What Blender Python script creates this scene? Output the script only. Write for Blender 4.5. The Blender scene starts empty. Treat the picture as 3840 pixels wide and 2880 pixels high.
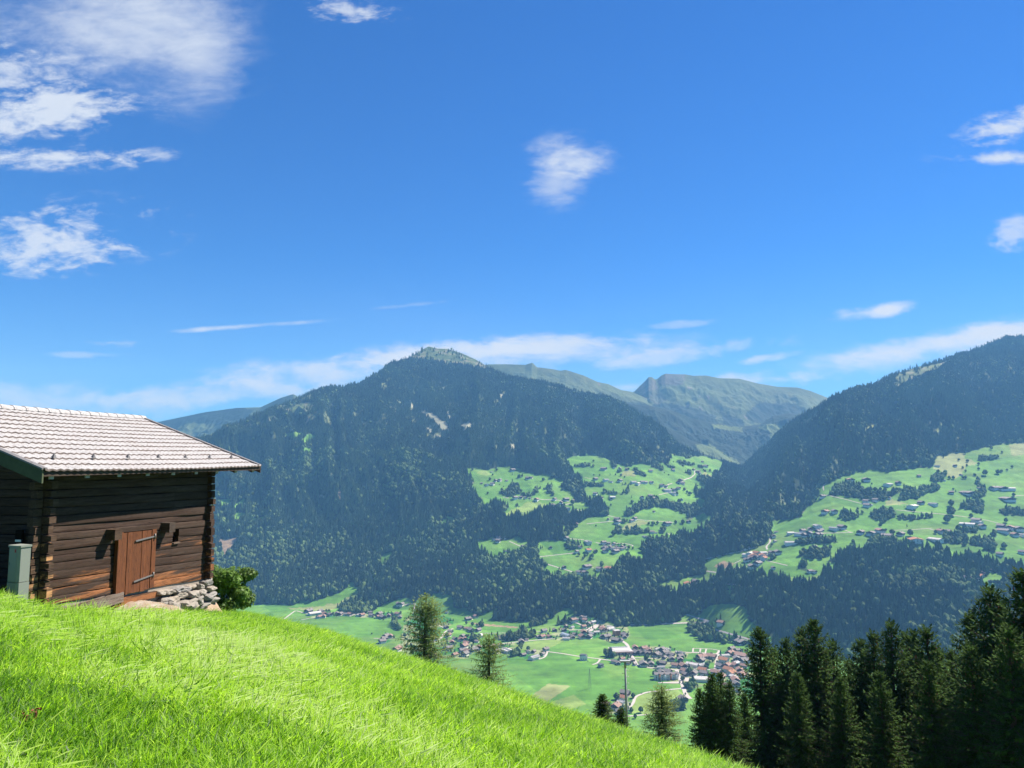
import bpy, math, random
import numpy as np
from mathutils import Vector, Matrix, noise as mnoise

random.seed(7)
rng = np.random.default_rng(11)
SC = bpy.context.scene
COL = SC.collection
R = math.radians

# ------------------------------------------------------------------ camera
F_PX, PITCH = 2773.3, R(5.77)
CP, SP = math.cos(PITCH), math.sin(PITCH)
cam_d = bpy.data.cameras.new('camera'); cam_d.lens = 26.0; cam_d.sensor_width = 36.0
cam_d.clip_start = 0.05; cam_d.clip_end = 60000
cam = bpy.data.objects.new('camera', cam_d); COL.objects.link(cam)
cam.location = (0, 0, 0); cam.rotation_euler = (math.pi/2 + PITCH, 0, 0)
SC.camera = cam

def uv(x, y):
    """photo pixel -> (sideways slope, upward slope) per metre forward"""
    xc = (np.asarray(x, float) - 1920)/F_PX; yc = (1440 - np.asarray(y, float))/F_PX
    zf = CP - yc*SP
    return xc/zf, (SP + yc*CP)/zf
def px(u, v):
    c = CP + v*SP
    return 1920 + F_PX*u/c, 1440 - F_PX*(v*CP - SP)/c

# survey windows: measured points are noted in the grid of an enlarged window of the survey picture
WIN = {0: (0, 0, 1.0), 1: (1700, 1650, 3.687), 2: (2200, 1650, 3.687), 3: (1900, 2000, 3.687), 4: (1100, 2200, 3.687),
       5: (1700, 2280, 3.687), 6: (2250, 2350, 3.687), 7: (2450, 1950, 3.16), 8: (3000, 1650, 2.633),
       9: (560, 1250, 1.536), 10: (1900, 1200, 1.58), 11: (2640, 1200, 1.843), 12: (0, 1450, 1.843)}
def wp(w, pts):
    ox, oy, s = WIN[w]
    return [(ox + p[0]/s, oy + p[1]/s) for p in pts]

# ------------------------------------------------------------------ noise
def vnoise(x, y, seed=0):
    xi = np.floor(x).astype(np.int64); yi = np.floor(y).astype(np.int64)
    fx = x - xi; fy = y - yi
    fx = fx*fx*fx*(fx*(fx*6-15)+10); fy = fy*fy*fy*(fy*(fy*6-15)+10)
    def h(a, b):
        n = (a*374761393 + b*668265263 + seed*974634217) & 0xffffffff
        n = ((n ^ (n >> 13))*1274126177) & 0xffffffff
        n = ((n ^ (n >> 16))*2246822519) & 0xffffffff
        return ((n ^ (n >> 15)) & 0xffffff)/float(0xffffff)
    a = h(xi, yi); b = h(xi+1, yi); c = h(xi, yi+1); d = h(xi+1, yi+1)
    return (a*(1-fx)+b*fx)*(1-fy) + (c*(1-fx)+d*fx)*fy
def fbm(x, y, octv=5, seed=0, gain=.5, ridged=False):
    s = np.zeros(np.broadcast(x, y).shape); a = 1.0; t = 0.0; f = 1.0
    for i in range(octv):
        n = vnoise(x*f + 17.3*i, y*f + 9.1*i, seed+i)
        if ridged: n = 1 - np.abs(2*n-1)
        s += a*n; t += a; a *= gain; f *= 2.03
    return s/t*2 - 1

# ------------------------------------------------------------------ object helpers
def tag(o, label=None, cat=None, group=None, kind=None):
    if label: o['label'] = label
    if cat: o['category'] = cat
    if group: o['group'] = group
    if kind: o['kind'] = kind
    return o
def empty(name, loc, rz=0.0):
    o = bpy.data.objects.new(name, None); COL.objects.link(o)
    o.location = loc; o.rotation_euler = (0, 0, rz); o.empty_display_size = .2
    return o
def link(name, me, m=None, parent=None):
    o = bpy.data.objects.new(name, me); COL.objects.link(o)
    if m is not None:
        idx = np.zeros(len(me.polygons), np.int32); me.polygons.foreach_get('material_index', idx)
        me.materials.clear()
        for mm in (m if isinstance(m, (list, tuple)) else [m]): me.materials.append(mm)
        me.polygons.foreach_set('material_index', idx)
    if parent is not None: o.parent = parent
    return o
def np_mesh(name, V, Q, smooth=False, mats=None):
    """V (n,3), Q (m,k) all faces with k corners"""
    me = bpy.data.meshes.new(name)
    V = np.ascontiguousarray(V, np.float32); Q = np.ascontiguousarray(Q, np.int32)
    m, k = Q.shape
    me.vertices.add(len(V)); me.vertices.foreach_set('co', V.ravel())
    me.loops.add(m*k); me.loops.foreach_set('vertex_index', Q.ravel())
    me.polygons.add(m)
    me.polygons.foreach_set('loop_start', np.arange(0, m*k, k, dtype=np.int32))
    me.polygons.foreach_set('loop_total', np.full(m, k, np.int32))
    me.polygons.foreach_set('use_smooth', np.full(m, bool(smooth)))
    if mats is not None: me.polygons.foreach_set('material_index', np.ascontiguousarray(mats, np.int32))
    me.update(calc_edges=True)
    return me
class MB:
    """collects shapes, then makes ONE mesh"""
    def __init__(s): s.v = []; s.f = []; s.m = []; s.sm = []
    def add(s, vs, fs, mi=0, sm=False):
        b = len(s.v); s.v += [tuple(p) for p in vs]
        for f in fs: s.f.append([b+i for i in f]); s.m.append(mi); s.sm.append(sm)
    def box(s, x0, x1, y0, y1, z0, z1, mi=0, fn=None):
        vs = [(x, y, z) for z in (z0, z1) for y in (y0, y1) for x in (x0, x1)]
        if fn: vs = [fn(*p) for p in vs]
        s.add(vs, [(0,2,3,1),(4,5,7,6),(0,1,5,4),(2,6,7,3),(0,4,6,2),(1,3,7,5)], mi)
    def hexa(s, c, mi=0):
        s.add(c, [(0,3,2,1),(4,5,6,7),(0,1,5,4),(1,2,6,5),(2,3,7,6),(3,0,4,7)], mi)
    def tube(s, pts, rad, n=8, mi=0, cap=True, sm=True):
        pts = [Vector(p) for p in pts]; rings = []
        rad = rad if isinstance(rad, (list, tuple)) else [rad]*len(pts)
        vs = []
        for i, p in enumerate(pts):
            t = (pts[min(i+1, len(pts)-1)] - pts[max(i-1, 0)]).normalized()
            a = t.orthogonal().normalized() if i == 0 else (a - t*a.dot(t)).normalized()
            b = t.cross(a)
            for k in range(n):
                w = 2*math.pi*k/n
                vs.append(p + (a*math.cos(w) + b*math.sin(w))*rad[i])
        fs = []
        for i in range(len(pts)-1):
            for k in range(n):
                k2 = (k+1) % n
                fs.append((i*n+k, i*n+k2, (i+1)*n+k2, (i+1)*n+k))
        s.add(vs, fs, mi, sm)
        if cap:
            b = len(s.v) - len(vs)
            s.f.append([b+k for k in range(n)][::-1]); s.m.append(mi); s.sm.append(False)
            e = b + (len(pts)-1)*n
            s.f.append([e+k for k in range(n)]); s.m.append(mi); s.sm.append(False)
    def mesh(s, name):
        me = bpy.data.meshes.new(name); me.from_pydata(s.v, [], s.f); 
        me.polygons.foreach_set('material_index', s.m); me.polygons.foreach_set('use_smooth', s.sm)
        me.update(); return me
    def build(s, name, m=None, parent=None): return link(name, s.mesh(name), m, parent)

# ------------------------------------------------------------------ materials
def new_mat(name):
    m = bpy.data.materials.new(name); m.use_nodes = True
    nt = m.node_tree; nt.nodes.clear()
    out = nt.nodes.new('ShaderNodeOutputMaterial')
    return m, nt, out
def N(nt, t, **kw):
    n = nt.nodes.new(t)
    for k, v in kw.items():
        if k.startswith('i_'): n.inputs[k[2:].replace('_', ' ')].default_value = v
        else: setattr(n, k, v)
    return n
def L(nt, a, b): nt.links.new(a, b)
def math_n(nt, op, a, b=None, c=None, clamp=False):
    n = nt.nodes.new('ShaderNodeMath'); n.operation = op; n.use_clamp = clamp
    for i, q in enumerate((a, b, c)):
        if q is None: continue
        if isinstance(q, (int, float)): n.inputs[i].default_value = q
        else: L(nt, q, n.inputs[i])
    return n.outputs[0]
def mixc(nt, fac, a, b, blend='MIX'):
    n = nt.nodes.new('ShaderNodeMix'); n.data_type = 'RGBA'; n.blend_type = blend; n.clamp_factor = True
    for s, q in ((n.inputs[0], fac), (n.inputs[6], a), (n.inputs[7], b)):
        if isinstance(q, (int, float)): s.default_value = q
        elif isinstance(q, (tuple, list)): s.default_value = (q[0], q[1], q[2], 1)
        else: L(nt, q, s)
    return n.outputs[2]
def ramp(nt, fac, stops):
    n = nt.nodes.new('ShaderNodeValToRGB'); e = n.color_ramp.elements
    while len(e) < len(stops): e.new(.5)
    for el, (p, c) in zip(e, stops):
        el.position = p; el.color = (c[0], c[1], c[2], 1) if isinstance(c, (tuple, list)) else (c, c, c, 1)
    L(nt, fac, n.inputs[0]); return n.outputs[0]
def tex_noise(nt, vec, scale, detail=4, rough=.55, dist=0.0):
    n = nt.nodes.new('ShaderNodeTexNoise'); n.inputs['Scale'].default_value = scale
    n.inputs['Detail'].default_value = detail; n.inputs['Roughness'].default_value = rough; n.inputs['Distortion'].default_value = dist
    if vec is not None: L(nt, vec, n.inputs['Vector'])
    return n.outputs[0]
def mapping(nt, vec, scale=(1,1,1), loc=(0,0,0), rot=(0,0,0)):
    n = nt.nodes.new('ShaderNodeMapping'); n.inputs['Scale'].default_value = scale; n.inputs['Location'].default_value = loc; n.inputs['Rotation'].default_value = rot
    L(nt, vec, n.inputs['Vector']); return n.outputs[0]
def principled(nt, out, col, rough=.8, spec=.3, bump=None, bstr=.3, bdist=.02, metal=0.0):
    p = nt.nodes.new('ShaderNodeBsdfPrincipled')
    if isinstance(col, (tuple, list)): p.inputs['Base Color'].default_value = (col[0], col[1], col[2], 1)
    else: L(nt, col, p.inputs['Base Color'])
    p.inputs['Roughness'].default_value = rough; p.inputs['Specular IOR Level'].default_value = spec; p.inputs['Metallic'].default_value = metal
    if bump is not None:
        b = nt.nodes.new('ShaderNodeBump'); b.inputs['Strength'].default_value = bstr; b.inputs['Distance'].default_value = bdist
        L(nt, bump, b.inputs['Height']); L(nt, b.outputs[0], p.inputs['Normal'])
    L(nt, p.outputs[0], out.inputs[0]); return p
def simple(name, col, rough=.7, spec=.3, var=.25, scale=3.0, metal=0.0, coord='Object'):
    m, nt, out = new_mat(name)
    tc = N(nt, 'ShaderNodeTexCoord')
    n = tex_noise(nt, tc.outputs[coord], scale, 5, .6)
    c = mixc(nt, n, tuple(q*(1-var) for q in col), tuple(min(1, q*(1+var)) for q in col))
    principled(nt, out, c, rough, spec, n, .15, .01, metal)
    return m
def leaf_mat(name, col, var=.35, transl=.35, inst=False, rough=.6, spec=.2, dark=.6):
    """foliage: two tones by position noise, light passes through the leaves"""
    m, nt, out = new_mat(name)
    if inst:
        at = N(nt, 'ShaderNodeAttribute', attribute_type='INSTANCER', attribute_name='tint'); f = at.outputs['Fac']
    else:
        tc = N(nt, 'ShaderNodeTexCoord'); f = tex_noise(nt, tc.outputs['Object'], 1.3, 4, .7)
        f = ramp(nt, f, [(.3, 0.0), (.7, 1.0)])
    c = mixc(nt, f, tuple(q*dark for q in col), tuple(q*(1+var) for q in col))
    p = nt.nodes.new('ShaderNodeBsdfPrincipled'); L(nt, c, p.inputs['Base Color'])
    p.inputs['Roughness'].default_value = rough; p.inputs['Specular IOR Level'].default_value = spec
    t = nt.nodes.new('ShaderNodeBsdfTranslucent'); L(nt, c, t.inputs[0])
    mx = nt.nodes.new('ShaderNodeMixShader'); mx.inputs[0].default_value = transl
    L(nt, p.outputs[0], mx.inputs[1]); L(nt, t.outputs[0], mx.inputs[2]); L(nt, mx.outputs[0], out.inputs[0])
    return m

# ------------------------------------------------------------------ scatter (only for masses nobody could count)
def proto(name, me, m):
    o = bpy.data.objects.new(name, me); me.materials.clear(); me.materials.append(m); return o   # not linked: only a source
def scatter(name, P, ROT, SCL, IDX, TINT, protos, label, cat):
    n = len(P); me = bpy.data.meshes.new(name)
    me.vertices.add(n); me.vertices.foreach_set('co', np.ascontiguousarray(P, np.float32).ravel())
    for an, ty, arr in (('rot', 'FLOAT_VECTOR', ROT), ('scl', 'FLOAT_VECTOR', SCL)):
        a = me.attributes.new(an, ty, 'POINT'); a.data.foreach_set('vector', np.ascontiguousarray(arr, np.float32).ravel())
    a = me.attributes.new('idx', 'INT', 'POINT'); a.data.foreach_set('value', np.ascontiguousarray(IDX, np.int32))
    a = me.attributes.new('tint', 'FLOAT', 'POINT'); a.data.foreach_set('value', np.ascontiguousarray(TINT, np.float32))
    me.update()
    o = link(name, me)
    ng = bpy.data.node_groups.new(name, 'GeometryNodeTree')
    ng.interface.new_socket('Geometry', in_out='INPUT', socket_type='NodeSocketGeometry')
    ng.interface.new_socket('Geometry', in_out='OUTPUT', socket_type='NodeSocketGeometry')
    gi = ng.nodes.new('NodeGroupInput'); go = ng.nodes.new('NodeGroupOutput')
    ip = ng.nodes.new('GeometryNodeInstanceOnPoints'); ng.links.new(gi.outputs[0], ip.inputs['Points'])
    g2 = ng.nodes.new('GeometryNodeGeometryToInstance')
    for p in protos:
        oi = ng.nodes.new('GeometryNodeObjectInfo'); oi.inputs['Object'].default_value = p
        ng.links.new(oi.outputs['Geometry'], g2.inputs[0])
    ng.links.new(g2.outputs[0], ip.inputs['Instance']); ip.inputs['Pick Instance'].default_value = True
    def att(an, ty):
        q = ng.nodes.new('GeometryNodeInputNamedAttribute'); q.data_type = ty; q.inputs['Name'].default_value = an; return q.outputs['Attribute']
    ng.links.new(att('idx', 'INT'), ip.inputs['Instance Index'])
    er = ng.nodes.new('FunctionNodeEulerToRotation'); ng.links.new(att('rot', 'FLOAT_VECTOR'), er.inputs[0]); ng.links.new(er.outputs[0], ip.inputs['Rotation'])
    ng.links.new(att('scl', 'FLOAT_VECTOR'), ip.inputs['Scale'])
    ng.links.new(ip.outputs[0], go.inputs[0])
    md = o.modifiers.new('scatter', 'NODES'); md.node_group = ng
    return tag(o, label, cat, kind='stuff')
# ================================================================== LAND COVER (surveyed outlines)
OX = 400                                        # margin left and right of the surveyed picture
RW, RH = (3840 + 2*OX)//2, 1440
cover = np.zeros((RH, RW), np.uint8)            # 0 wood 1 meadow 2 pale meadow 3 bare 4 scree 5 alpine grass 6 village ground 7 broadleaf wood 8 mown light 9 dark field
def poly(pts, val, only=None):
    P = np.array(pts, float); xs = (P[:, 0] + OX)/2; ys = P[:, 1]/2
    x0, x1 = max(int(xs.min()) - 1, 0), min(int(xs.max()) + 2, RW); y0, y1 = max(int(ys.min()) - 1, 0), min(int(ys.max()) + 2, RH)
    if x1 <= x0 or y1 <= y0: return
    gx, gy = np.meshgrid(np.arange(x0, x1) + .5, np.arange(y0, y1) + .5)
    ins = np.zeros(gx.shape, bool)
    for i in range(len(xs)):
        xa, ya, xb, yb = xs[i], ys[i], xs[i-1], ys[i-1]
        if ya == yb: continue
        c = ((ya > gy) != (yb > gy)) & (gx < (xb-xa)*(gy-ya)/(yb-ya) + xa)
        ins ^= c
    sub = cover[y0:y1, x0:x1]
    if only is not None: ins &= np.isin(sub, only)
    sub[ins] = val
def P_(w, val, *polys, only=None):
    for p in polys: poly(wp(w, p), val, only)

# --- meadows
P_(1, 1, [(180,390),(330,385),(520,425),(620,370),(760,370),(850,400),(960,400),(970,440),(1090,440),(1110,480),(1350,490),(1400,530),(1500,545),(1530,580),(1500,650),(1550,680),(1640,730),(1660,800),(1700,860),(1800,860),(1920,960),(1830,990),(1680,960),(1540,930),(1380,920),(1280,935),(1150,960),(1080,1010),(960,1060),(880,1000),(760,1050),(640,1030),(750,960),(820,930),(760,890),(650,860),(560,850),(470,895),(380,880),(400,810),(330,790),(290,690),(240,650),(290,560),(220,480)],
   [(1580,270),(1640,220),(1750,215),(1850,190),(1930,190),(2060,240),(2180,290),(2212,340),(2212,1050),(2160,1000),(2090,850),(2050,800),(1830,790),(1820,740),(1790,640),(1790,560),(1820,500),(1650,430),(1640,370),(1570,290)],
   [(1350,1140),(1400,1140),(1460,1190),(1600,1190),(1570,1240),(1420,1215)],
   [(1730,1140),(1830,1080),(2212,1050),(2212,1659),(1180,1659),(1150,1430),(1250,1390),(1400,1400),(1540,1380),(1600,1350),(1575,1310),(1640,1230),(1720,1200)],
   [(320,1400),(450,1380),(540,1340),(620,1370),(740,1390),(900,1320),(930,1340),(960,1390),(1030,1390),(1020,1460),(940,1520),(780,1560),(700,1590),(580,1610),(480,1560),(410,1560),(390,1480),(330,1480)])
P_(2, 1, [(0,190),(90,190),(110,220),(260,250),(340,290),(370,350),(430,330),(600,370),(640,340),(870,335),(900,370),(1050,430),(1130,440),(950,300),(1010,300),(1130,370),(1140,300),(1180,250),(1150,190),(1250,210),(1400,260),(1500,230),(1600,220),(1800,270),(1890,310),(1850,330),(1870,380),(1820,420),(1700,400),(1750,500),(1730,530),(1660,520),(1520,480),(1480,520),(1600,600),(1670,650),(1640,700),(1560,690),(1480,660),(1520,780),(1650,850),(1640,930),(1500,930),(1330,880),(1250,860),(1200,850),(1000,820),(940,800),(700,840),(660,900),(560,1000),(360,1030),(300,960),(240,870),(200,800),(0,790)],
   [(0,1080),(280,1040),(520,1025),(600,1060),(740,980),(960,920),(1060,945),(1130,930),(1200,970),(1370,1030),(1370,1090),(1440,1100),(1600,1015),(1740,1070),(1740,1120),(1650,1160),(1550,1240),(1400,1300),(1330,1280),(1230,1330),(1050,1390),(960,1370),(880,1400),(740,1450),(730,1500),(830,1640),(800,1659),(560,1659),(400,1659),(0,1659)])
P_(3, 1, [(420,150),(640,100),(800,100),(860,50),(850,0),(2212,0),(2200,90),(1900,110),(1840,200),(1940,340),(1930,390),(1850,330),(1700,330),(1580,350),(1600,410),(1520,440),(1480,510),(1320,560),(1290,620),(1180,610),(980,650),(940,560),(790,600),(730,520),(600,590),(510,490),(560,410),(440,370),(430,250)])
P_(3, 0, [(1900,110),(2000,80),(2120,70),(2212,40),(2212,300),(1850,180)], [(1540,440),(1600,405),(1700,420),(1640,480)])
P_(9, 1, [(1670,1100),(1720,1045),(1770,1070),(1690,1105)], [(785,575),(830,570),(890,573),(830,600)], [(870,620),(920,580),(960,590),(900,630)], [(875,665),(900,660),(940,670),(880,685)],
   [(1320,1320),(1350,1270),(1410,1255),(1390,1300),(1340,1350)], [(390,955),(460,955),(470,985),(420,990)], [(490,990),(540,955),(555,965),(540,1000),(500,1005)], [(470,1055),(520,1030),(570,1040),(520,1070)],
   [(575,1080),(640,1055),(665,1065),(620,1085)], [(400,1060),(450,1050),(440,1075)])
P_(9, 5, [(170,550),(230,515),(380,525),(455,520),(400,560),(300,600),(190,575)], [(790,440),(900,400),(970,395),(900,450),(830,460)], [(610,520),(720,470),(740,490),(640,530)], [(1510,135),(1590,90),(1610,70),(1720,84),(1880,145),(1960,190),(1880,185),(1800,170),(1730,168),(1680,150),(1600,140)])
P_(9, 4, [(1550,435),(1650,470),(1720,530),(1725,565),(1690,550),(1620,480)], [(1790,530),(1860,500),(1840,540),(1800,545)], [(1705,395),(1740,490),(1725,480)], [(1510,400),(1530,410),(1505,450)], [(1410,460),(1430,440),(1425,475)],
   [(1580,535),(1640,560),(1610,560)], [(1640,585),(1700,590),(1660,595)], [(2010,350),(2050,345),(2030,365)], [(2080,640),(2110,640),(2095,665)], [(1265,845),(1300,840),(1290,860)], [(980,930),(1015,935),(1000,955)])
P_(9, 3, [(410,1190),(500,1175),(515,1200),(460,1250),(450,1310),(420,1290)], [(790,1095),(845,1055),(820,1105)], [(1080,940),(1110,880),(1100,950)], [(1210,1050),(1260,1110),(1240,1090)], [(920,480),(925,490),(895,530)])
P_(4, 1, [(-2400,250),(-400,240),(0,250),(130,180),(240,205),(340,190),(440,140),(640,90),(740,10),(760,-60),(830,-60),(850,0),(930,0),(880,100),(860,150),(700,200),(640,240),(640,330),(560,340),(900,380),(1100,330),(1200,260),(1480,155),(1620,170),(1700,230),(1720,180),(1960,90),(2100,110),(2212,90),(2212,1180),(0,1180),(-2400,1180)],
   [(1085,90),(1160,50),(1210,80),(1310,80),(1300,105),(1100,110)], [(900,240),(1080,165),(1170,170),(960,250)])
P_(5, 1, [(0,0),(670,0),(500,140),(600,180),(900,195),(1070,190),(1300,170),(1550,0),(1620,0),(1680,80),(1550,120),(1620,200),(1700,160),(2050,170),(2212,200),(2212,1180),(0,1180)])
P_(0, 1, [(2250,2350),(2440,2346),(2600,2400),(2850,2420),(3400,2500),(4240,2520),(4240,2879),(900,2879),(1700,2400)])
P_(7, 1, [(0,1235),(230,1215),(330,1190),(380,1110),(530,1130),(640,1020),(820,990),(1000,1000),(1080,1030),(1130,1110),(1100,1160),(1190,1230),(1250,1270),(1300,1380),(1560,1400),(1560,1422),(0,1422)],
   [(600,500),(700,450),(890,405),(1060,370),(1330,290),(1380,210),(1440,240),(1560,230),(1700,290),(2212,270),(2212,400),(1990,500),(1980,600),(2000,690),(1880,740),(1700,720),(1530,680),(1400,640),(1200,650),(980,640),(930,600),(760,620),(740,680),(560,760),(280,810),(0,820),(0,770),(300,700),(650,630),(590,560)],
   [(820,840),(940,820),(900,870),(830,870)], [(600,760),(820,760),(1060,790),(930,800),(820,770)])
P_(8, 1, [(0,770),(60,670),(170,590),(200,540),(170,480),(260,430),(460,350),(560,320),(770,290),(840,320),(1000,290),(1100,290),(1240,270),(1310,270),(1310,220),(1370,160),(1500,125),(1640,120),(1800,80),(1940,50),(2212,20),(3000,-60),(3000,1300),(2212,1260),(2060,1220),(1930,1200),(1850,1160),(1700,1170),(1500,1150),(1480,1110),(1400,1060),(1250,1050),(1060,1070),(900,1040),(700,1080),(600,1060),(470,1090),(330,1110),(-300,1080),(-280,800)],
   [(1780,1400),(1860,1310),(2040,1310),(2000,1390),(1960,1460),(1870,1490)], [(60,1200),(470,1215),(200,1290),(0,1300)])
P_(11, 5, [(1310,450),(1330,380),(1480,330),(1690,285),(1600,340),(1450,400),(1350,455)], [(660,720),(720,670),(830,610),(760,680)])
P_(11, 2, [(1110,740),(1200,715),(1205,730),(1120,755)], [(1590,770),(1640,700),(1650,780)])
# --- light, bare and mown patches
P_(1, 8, [(320,460),(390,415),(480,425),(520,480),(430,490)], [(640,1030),(900,940),(1000,870),(1100,840),(1290,890),(1300,920),(1150,960),(960,1060),(880,1000),(760,1050)], only=[1])
P_(2, 2, [(480,440),(560,410),(640,420),(680,500),(490,505)], [(500,1240),(560,1150),(700,1110),(860,1120),(830,1170),(650,1200),(520,1260)], [(1560,470),(1640,440),(1740,510),(1700,530)], only=[1])
P_(8, 2, [(1310,290),(1330,220),(1370,160),(1500,125),(1620,130),(1640,180),(1760,230),(1640,260),(1560,380),(1480,370),(1440,320)], [(2050,50),(2212,20),(2400,10),(2212,150),(2110,160)], [(830,640),(900,580),(980,600),(1060,630),(920,640)], only=[1])
P_(4, 2, [(-100,300),(180,285),(420,270),(480,225),(600,240),(700,170),(770,140),(840,160),(660,240),(610,300),(420,330),(170,330)], only=[1])
P_(5, 3, [(200,210),(350,210),(900,260),(890,280),(400,245)], only=[1])
P_(5, 9, [(560,380),(740,350),(880,355),(860,380),(640,400)], only=[1])
P_(5, 8, [(760,540),(860,490),(1220,450),(1400,430),(1560,440),(1390,530),(1230,580),(1040,600)], only=[1])
P_(0, 2, [(1960,2640),(1975,2622),(2055,2564),(2140,2572),(2050,2634),(2020,2650)], only=[1])
P_(6, 8, [(470,980),(530,950),(640,910),(840,885),(1080,870),(1150,920),(1190,960),(1190,1140),(1000,1170),(660,1215),(430,1190),(420,1120)], only=[1])
P_(0, 8, [(2060,2635),(2150,2605),(2200,2640),(2140,2660),(2070,2655)], only=[1])
P_(7, 3, [(710,560),(790,500),(850,490),(960,515),(930,560),(780,575)], only=[1])
P_(7, 8, [(890,405),(1060,370),(1330,290),(1350,330),(1330,350),(1060,390),(900,420)], [(330,1190),(460,1145),(620,1200),(330,1215)], [(1560,680),(1800,690),(1990,640),(1995,690),(1880,740),(1700,720)], only=[1])
P_(7, 8, [(-3,770),(300,700),(650,630),(740,680),(560,760),(280,810)], only=[1]) if False else None
# village ground: yards, gardens, gravel
P_(6, 6, [(440,270),(760,270),(1010,290),(1050,330),(1300,360),(1620,390),(1700,340),(1900,300),(2200,380),(2300,900),(1900,950),(1500,760),(1180,960),(1120,790),(800,780),(740,590),(560,550),(510,480),(450,380)],
   [(40,430),(130,300),(400,260),(440,400),(510,530),(200,540)], [(0,0),(380,0),(430,130),(330,210),(150,220),(0,170)], [(210,1000),(300,890),(420,900),(440,1040),(400,1180),(330,1240),(0,1230),(0,1060),(180,1060)])
P_(5, 6, [(0,430),(110,370),(300,370),(260,500),(640,500),(860,470),(830,600),(650,640),(260,640),(200,700),(0,700)], [(1120,400),(1400,350),(1600,120),(1850,100),(2070,170),(2212,250),(2212,430),(1900,420),(1650,440),(1420,440),(1230,440)], [(940,640),(1040,600),(1330,560),(1300,650),(1100,740),(1010,730)])
P_(6, 1, [(1215,370),(1380,370),(1360,400),(1240,450),(1210,450)], [(1500,560),(1520,505),(1600,500),(1580,585)], [(1340,740),(1500,740),(1490,800),(1380,800)], [(460,395),(600,395),(720,410),(720,435),(490,430)])
P_(4, 6, [(250,430),(330,330),(460,350),(700,360),(1000,370),(1240,360),(1500,350),(1490,440),(1240,450),(1000,430),(800,410),(460,420)], [(1180,770),(1230,670),(1370,660),(1420,720),(1290,780)], [(1480,760),(1530,500),(1700,300),(2000,400),(2212,430),(2212,530),(2050,560),(2000,750),(2212,720),(2212,960),(2000,1000),(1700,1000),(1380,860)])
P_(3, 6, [(1290,120),(1500,110),(1660,170),(1660,210),(1540,260),(1340,250),(1310,200)])
P_(7, 6, [(1060,420),(1120,370),(1340,370),(1350,470),(1270,530),(1110,560),(1050,480)])
# --- woods and groves inside the meadows
P_(1, 7, [(620,720),(660,680),(740,650),(830,570),(890,600),(900,690),(1000,720),(1080,740),(1120,680),(1180,610),(1200,660),(1130,770),(1060,780),(880,750),(730,790),(640,750)], [(1290,620),(1360,610),(1360,700),(1420,790),(1380,790),(1290,700)], [(880,500),(950,470),(950,510),(870,550)], [(1200,550),(1260,530),(1260,570),(1200,575)], [(860,890),(910,870),(910,940),(870,940)], [(940,870),(1050,810),(1080,830),(960,880)],
   [(1620,340),(1850,310),(1960,350),(1950,380),(1620,370)], [(1790,570),(1850,580),(2050,590),(2180,635),(1800,650)])
P_(2, 7, [(0,580),(150,580),(230,620),(340,635),(180,650),(0,650)], [(180,720),(270,670),(420,720),(560,690),(570,620),(430,640),(500,580),(580,600),(600,690),(560,740),(420,760),(200,740)], [(610,350),(680,400),(740,400),(860,510),(800,510),(680,470),(620,390)], [(340,300),(420,350),(420,390),(360,370)], [(410,460),(430,400),(490,400),(480,450)], [(940,350),(1050,420),(1020,430),(930,370)], [(1240,280),(1330,260),(1500,320),(1480,350),(1330,360),(1420,390),(1360,400),(1240,300)], [(1120,350),(1200,340),(1220,400),(1130,380)], [(1300,190),(1470,230),(1400,260),(1300,210)], [(1540,340),(1600,340),(1600,400),(1540,370)], [(1600,400),(1820,410),(1780,450),(1620,440)], [(1350,430),(1450,400),(1450,490),(1400,480)],
   [(640,1000),(680,880),(760,830),(860,780),(960,770),(990,830),(1200,860),(1340,880),(1480,880),(1560,940),(1640,950),(1560,1010),(1420,1090),(1380,1080),(1370,1030),(1220,980),(1180,930),(960,920),(800,960)], [(560,1010),(540,950),(640,930),(650,1010),(600,1060),(520,1050)],
   [(400,1240),(440,1170),(500,1250),(560,1200),(740,1200),(760,1250),(860,1210),(870,1280),(640,1310),(500,1290),(400,1290)], [(980,1260),(1010,1210),(1100,1220),(1100,1290),(1000,1285)], [(470,1130),(530,1080),(580,1100),(520,1170)], [(590,880),(620,840),(660,860),(640,890)], [(1470,880),(1500,830),(1550,870),(1540,900)], [(1470,670),(1500,640),(1540,670),(1530,690)], [(450,1640),(480,1580),(560,1570),(600,1659),(450,1659)])
P_(3, 7, [(790,200),(830,110),(1000,110),(1010,190),(900,220)], [(1560,340),(1620,290),(1690,290),(1720,340),(1820,340),(1910,390),(1880,420),(1700,410)], [(1140,370),(1180,310),(1240,330),(1210,370)], [(1030,500),(1060,470),(1100,500)], [(1290,440),(1320,400),(1340,450)])
P_(4, 7, [(640,340),(640,260),(740,190),(900,150),(940,200),(1000,240),(1090,330),(1000,370),(700,360)], [(1350,520),(1370,450),(1430,450),(1440,520),(1480,560),(1470,610),(1400,590)], [(480,530),(620,480),(770,440),(770,460),(500,540)])
P_(4, 0, [(960,130),(1080,60),(1800,60),(1800,110),(1700,200),(1620,165),(1480,150),(1200,255),(1050,330),(960,250),(1180,170),(1080,160)], only=[1])
P_(4, 1, [(1085,85),(1160,50),(1210,80),(1310,80),(1300,105),(1100,110)])
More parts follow.
